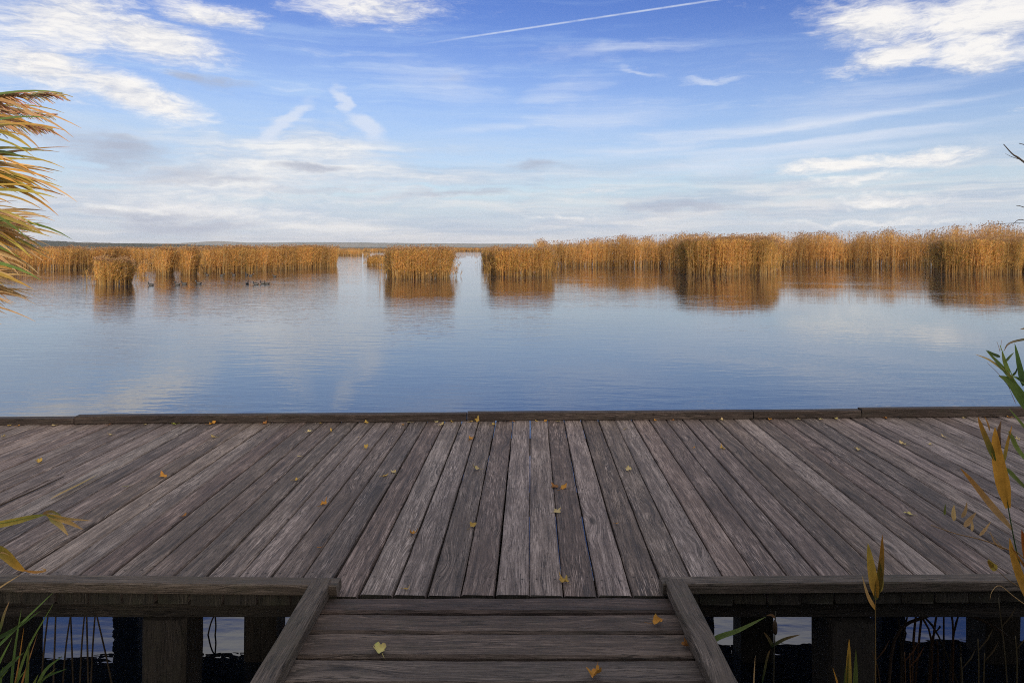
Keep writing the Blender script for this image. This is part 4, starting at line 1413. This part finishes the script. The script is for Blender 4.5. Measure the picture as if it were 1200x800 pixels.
    gm = nt.mapr(nt.math('ADD', gm, nt.math('ADD', nt.math('MULTIPLY', nt.math('SUBTRACT', fb, .5), .9), nt.math('MULTIPLY', nt.math('SUBTRACT', bands, .5), 1.3))), .30, 1.05, 0, 1, True)
    c = nt.mix(nt.math('MULTIPLY', gm, .85), c, col(.43, .47, .58))
    # thin cirrus lines
    cl = union([stroke((540, 80), (880, 32), 15, .62), stroke((600, 178), (1260, 96), 12, .75, AEs), stroke((690, 196), (1260, 130), 9, .7, AEs), stroke((540, 150), (900, 115), 36, .6), stroke((296, 172), (368, 108), 12, 1.25), stroke((392, 90), (424, 142), 12, 1.2), stroke((405, 132), (465, 162), 18, 1.15), stroke((700, 80), (800, 90), 5, .7), stroke((790, 88), (890, 96), 6, .85),
                stroke((800, 150), (1260, 70), 30, .6), stroke((620, 205), (1000, 185), 15, .6), stroke((620, 190), (900, 160), 8, .65, AEs), stroke((380, 70), (640, 110), 40, .45), stroke((560, 120), (760, 95), 24, .5)])
    cl = nt.mapr(nt.math('ADD', cl, nt.math('MULTIPLY', nt.math('SUBTRACT', streak, .5), 1.2)), .12, 1.0, 0, 1, True)
    cl2 = union([stroke((600, 186), (1280, 92), 4, .9, AEs), stroke((660, 190), (1280, 124), 3.5, .8, AEs), stroke((700, 196), (1280, 148), 5, .8, AEs), stroke((640, 172), (1050, 118), 7, .7, AEs), stroke((560, 208), (1000, 176), 6, .6, AEs), stroke((480, 158), (700, 140), 6, .5, AEs)])
    cl2 = nt.math('MULTIPLY', cl2, nt.mapr(streak, .36, .60, .15, 1.0))
    c = nt.mix(nt.math('MULTIPLY', cl, .70), c, col(.74, .80, .92))
    c = nt.mix(nt.math('MULTIPLY', cl2, .62), c, col(.80, .84, .93))
    # white clouds
    wm = union([stroke((-80, -10), (210, 45), 62, 1.1), stroke((30, 4), (300, 76), 34, 1.25, AEs), stroke((140, -4), (345, 34), 20, 1.05), stroke((-80, 36), (160, 108), 38, 1.05), stroke((20, 62), (275, 150), 24, 1.3, AEs), stroke((300, 0), (560, 6), 34, 1.0), stroke((-40, 115), (140, 95), 15, .55),
                stroke((915, 30), (1130, 14), 34, 1.15), stroke((950, 84), (1150, 30), 24, 1.15), stroke((1000, 46), (1360, 0), 52, 1.12), stroke((1040, 60), (1280, 60), 26, 1.1), stroke((890, 200), (1090, 186), 12, 1.0), stroke((960, 194), (1220, 180), 13, 1.0), stroke((810, 228), (1100, 206), 13, .9), stroke((840, 238), (1260, 230), 10, .8), stroke((1180, 126), (1250, 112), 13, 1.0), stroke((610, 230), (780, 220), 8, .75), stroke((40, 234), (340, 240), 10, .85), stroke((800, 262), (1260, 250), 6, .7), stroke((560, 254), (760, 250), 5, .6)])
    dens = nt.math('ADD', wm, nt.math('MULTIPLY', nt.math('SUBTRACT', fb, .5), 1.2))
    dens = nt.math('ADD', dens, nt.math('MULTIPLY', nt.math('SUBTRACT', fine, .5), 1.1))
    wd = nt.mapr(dens, .18, 1.15, 0, 1, True)
    wc = nt.mix(nt.mapr(nt.math('ADD', nt.math('MULTIPLY', fb, .6), nt.math('MULTIPLY', fine, .4)), .36, .58, 0, 1, True), col(.62, .65, .74), col(1.0, .97, .93))
    c = nt.mix(nt.math('MULTIPLY', wd, .95), c, wc)
    # vapour trail
    nrm = ray(500, 51).cross(ray(840, 0)).normalized()
    off = nt.math('ABSOLUTE', nt.vmath('DOT_PRODUCT', d, tuple(nrm)))
    ct = nt.math('MULTIPLY', nt.mapr(off, .0019, .0003, 0, .85, True), nt.mapr(A, ae(470, 55)[0], ae(600, 36)[0], 0, 1, True))
    ct = nt.math('MULTIPLY', ct, nt.mapr(fine, .3, .6, .35, 1.0))
    c = nt.mix(nt.math('MULTIPLY', ct, .75), c, col(.80, .86, .96))
    # unseen cloud, added overhead and behind to neutralise ambient light and lift under-deck reflections
    beh = nt.math('MULTIPLY', nt.mapr(nt.math('ABSOLUTE', A), .85, 1.3, 0, 1, True), nt.mapr(mpl, .38, .56, .25, .92, True))
    high = nt.math('MULTIPLY', nt.mapr(E, .45, .56, 0, 1, True), nt.mapr(mpl, .36, .56, .84, .94, True))
    c = nt.mix(nt.math('MAXIMUM', beh, high), c, col(.80, .79, .80))
    nt.put(bg.inputs[0], c)


make_world()
sv = Vector((math.sin(R(SUN_AZ)) * math.cos(R(SUN_EL)), math.cos(R(SUN_AZ)) * math.cos(R(SUN_EL)), math.sin(R(SUN_EL))))
sl = bpy.data.lights.new('sun', 'SUN')
sl.energy = 5.0
sl.angle = R(10)
sl.color = (1.0, .87, .69)
so = bpy.data.objects.new('sun', sl)
so.rotation_euler = sv.to_track_quat('Z', 'Y').to_euler()
so.location = (0, 0, 60)
COL.objects.link(so)

HAZE = True
if HAZE:
    m, nt, out = material('haze')
    vp = nt.new('ShaderNodeVolumePrincipled')
    vp.inputs['Color'].default_value = (.86, .90, 1.0, 1)
    vp.inputs['Density'].default_value = .00008
    vp.inputs['Anisotropy'].default_value = .1
    nt.l.new(vp.outputs[0], out.inputs['Volume'])
    mb = MB()
    x0, x1, y0, y1, z0, z1 = -9000, 9000, -90, 9800, -4, 95
    v = [mb.vert(p) for p in ((x0, y0, z0), (x1, y0, z0), (x1, y1, z0), (x0, y1, z0), (x0, y0, z1), (x1, y0, z1), (x1, y1, z1), (x0, y1, z1))]
    for f in ((3, 2, 1, 0), (4, 5, 6, 7), (0, 1, 5, 4), (1, 2, 6, 5), (2, 3, 7, 6), (3, 0, 4, 7)):
        mb.face([v[i] for i in f])
    tag(mb.build('haze', m), kind='stuff')

# ------------------------------------------------------------------ camera and render settings
cam = bpy.data.cameras.new('camera')
cam.sensor_width = 36
cam.lens = 24
cam.shift_y = -111 / 1200
cam.clip_start = .05
cam.clip_end = 40000
co = bpy.data.objects.new('camera', cam)
co.location = (0, 0, EYE)
co.rotation_euler = (R(90), 0, YAW)
COL.objects.link(co)
SC.camera = co
vs = SC.view_settings
vs.view_transform = 'Standard'
vs.look = 'None'
vs.exposure = 0
vs.gamma = 1
vs.use_curve_mapping = False
cy = SC.cycles
cy.filter_width = 1.05
cy.use_denoising = False
try:
    cy.denoiser = 'OPENIMAGEDENOISE'
except Exception:
    pass
cy.max_bounces = 8
cy.volume_bounces = 1
cy.transparent_max_bounces = 8
cy.caustics_reflective = False
cy.caustics_refractive = False
cy.sample_clamp_indirect = 6
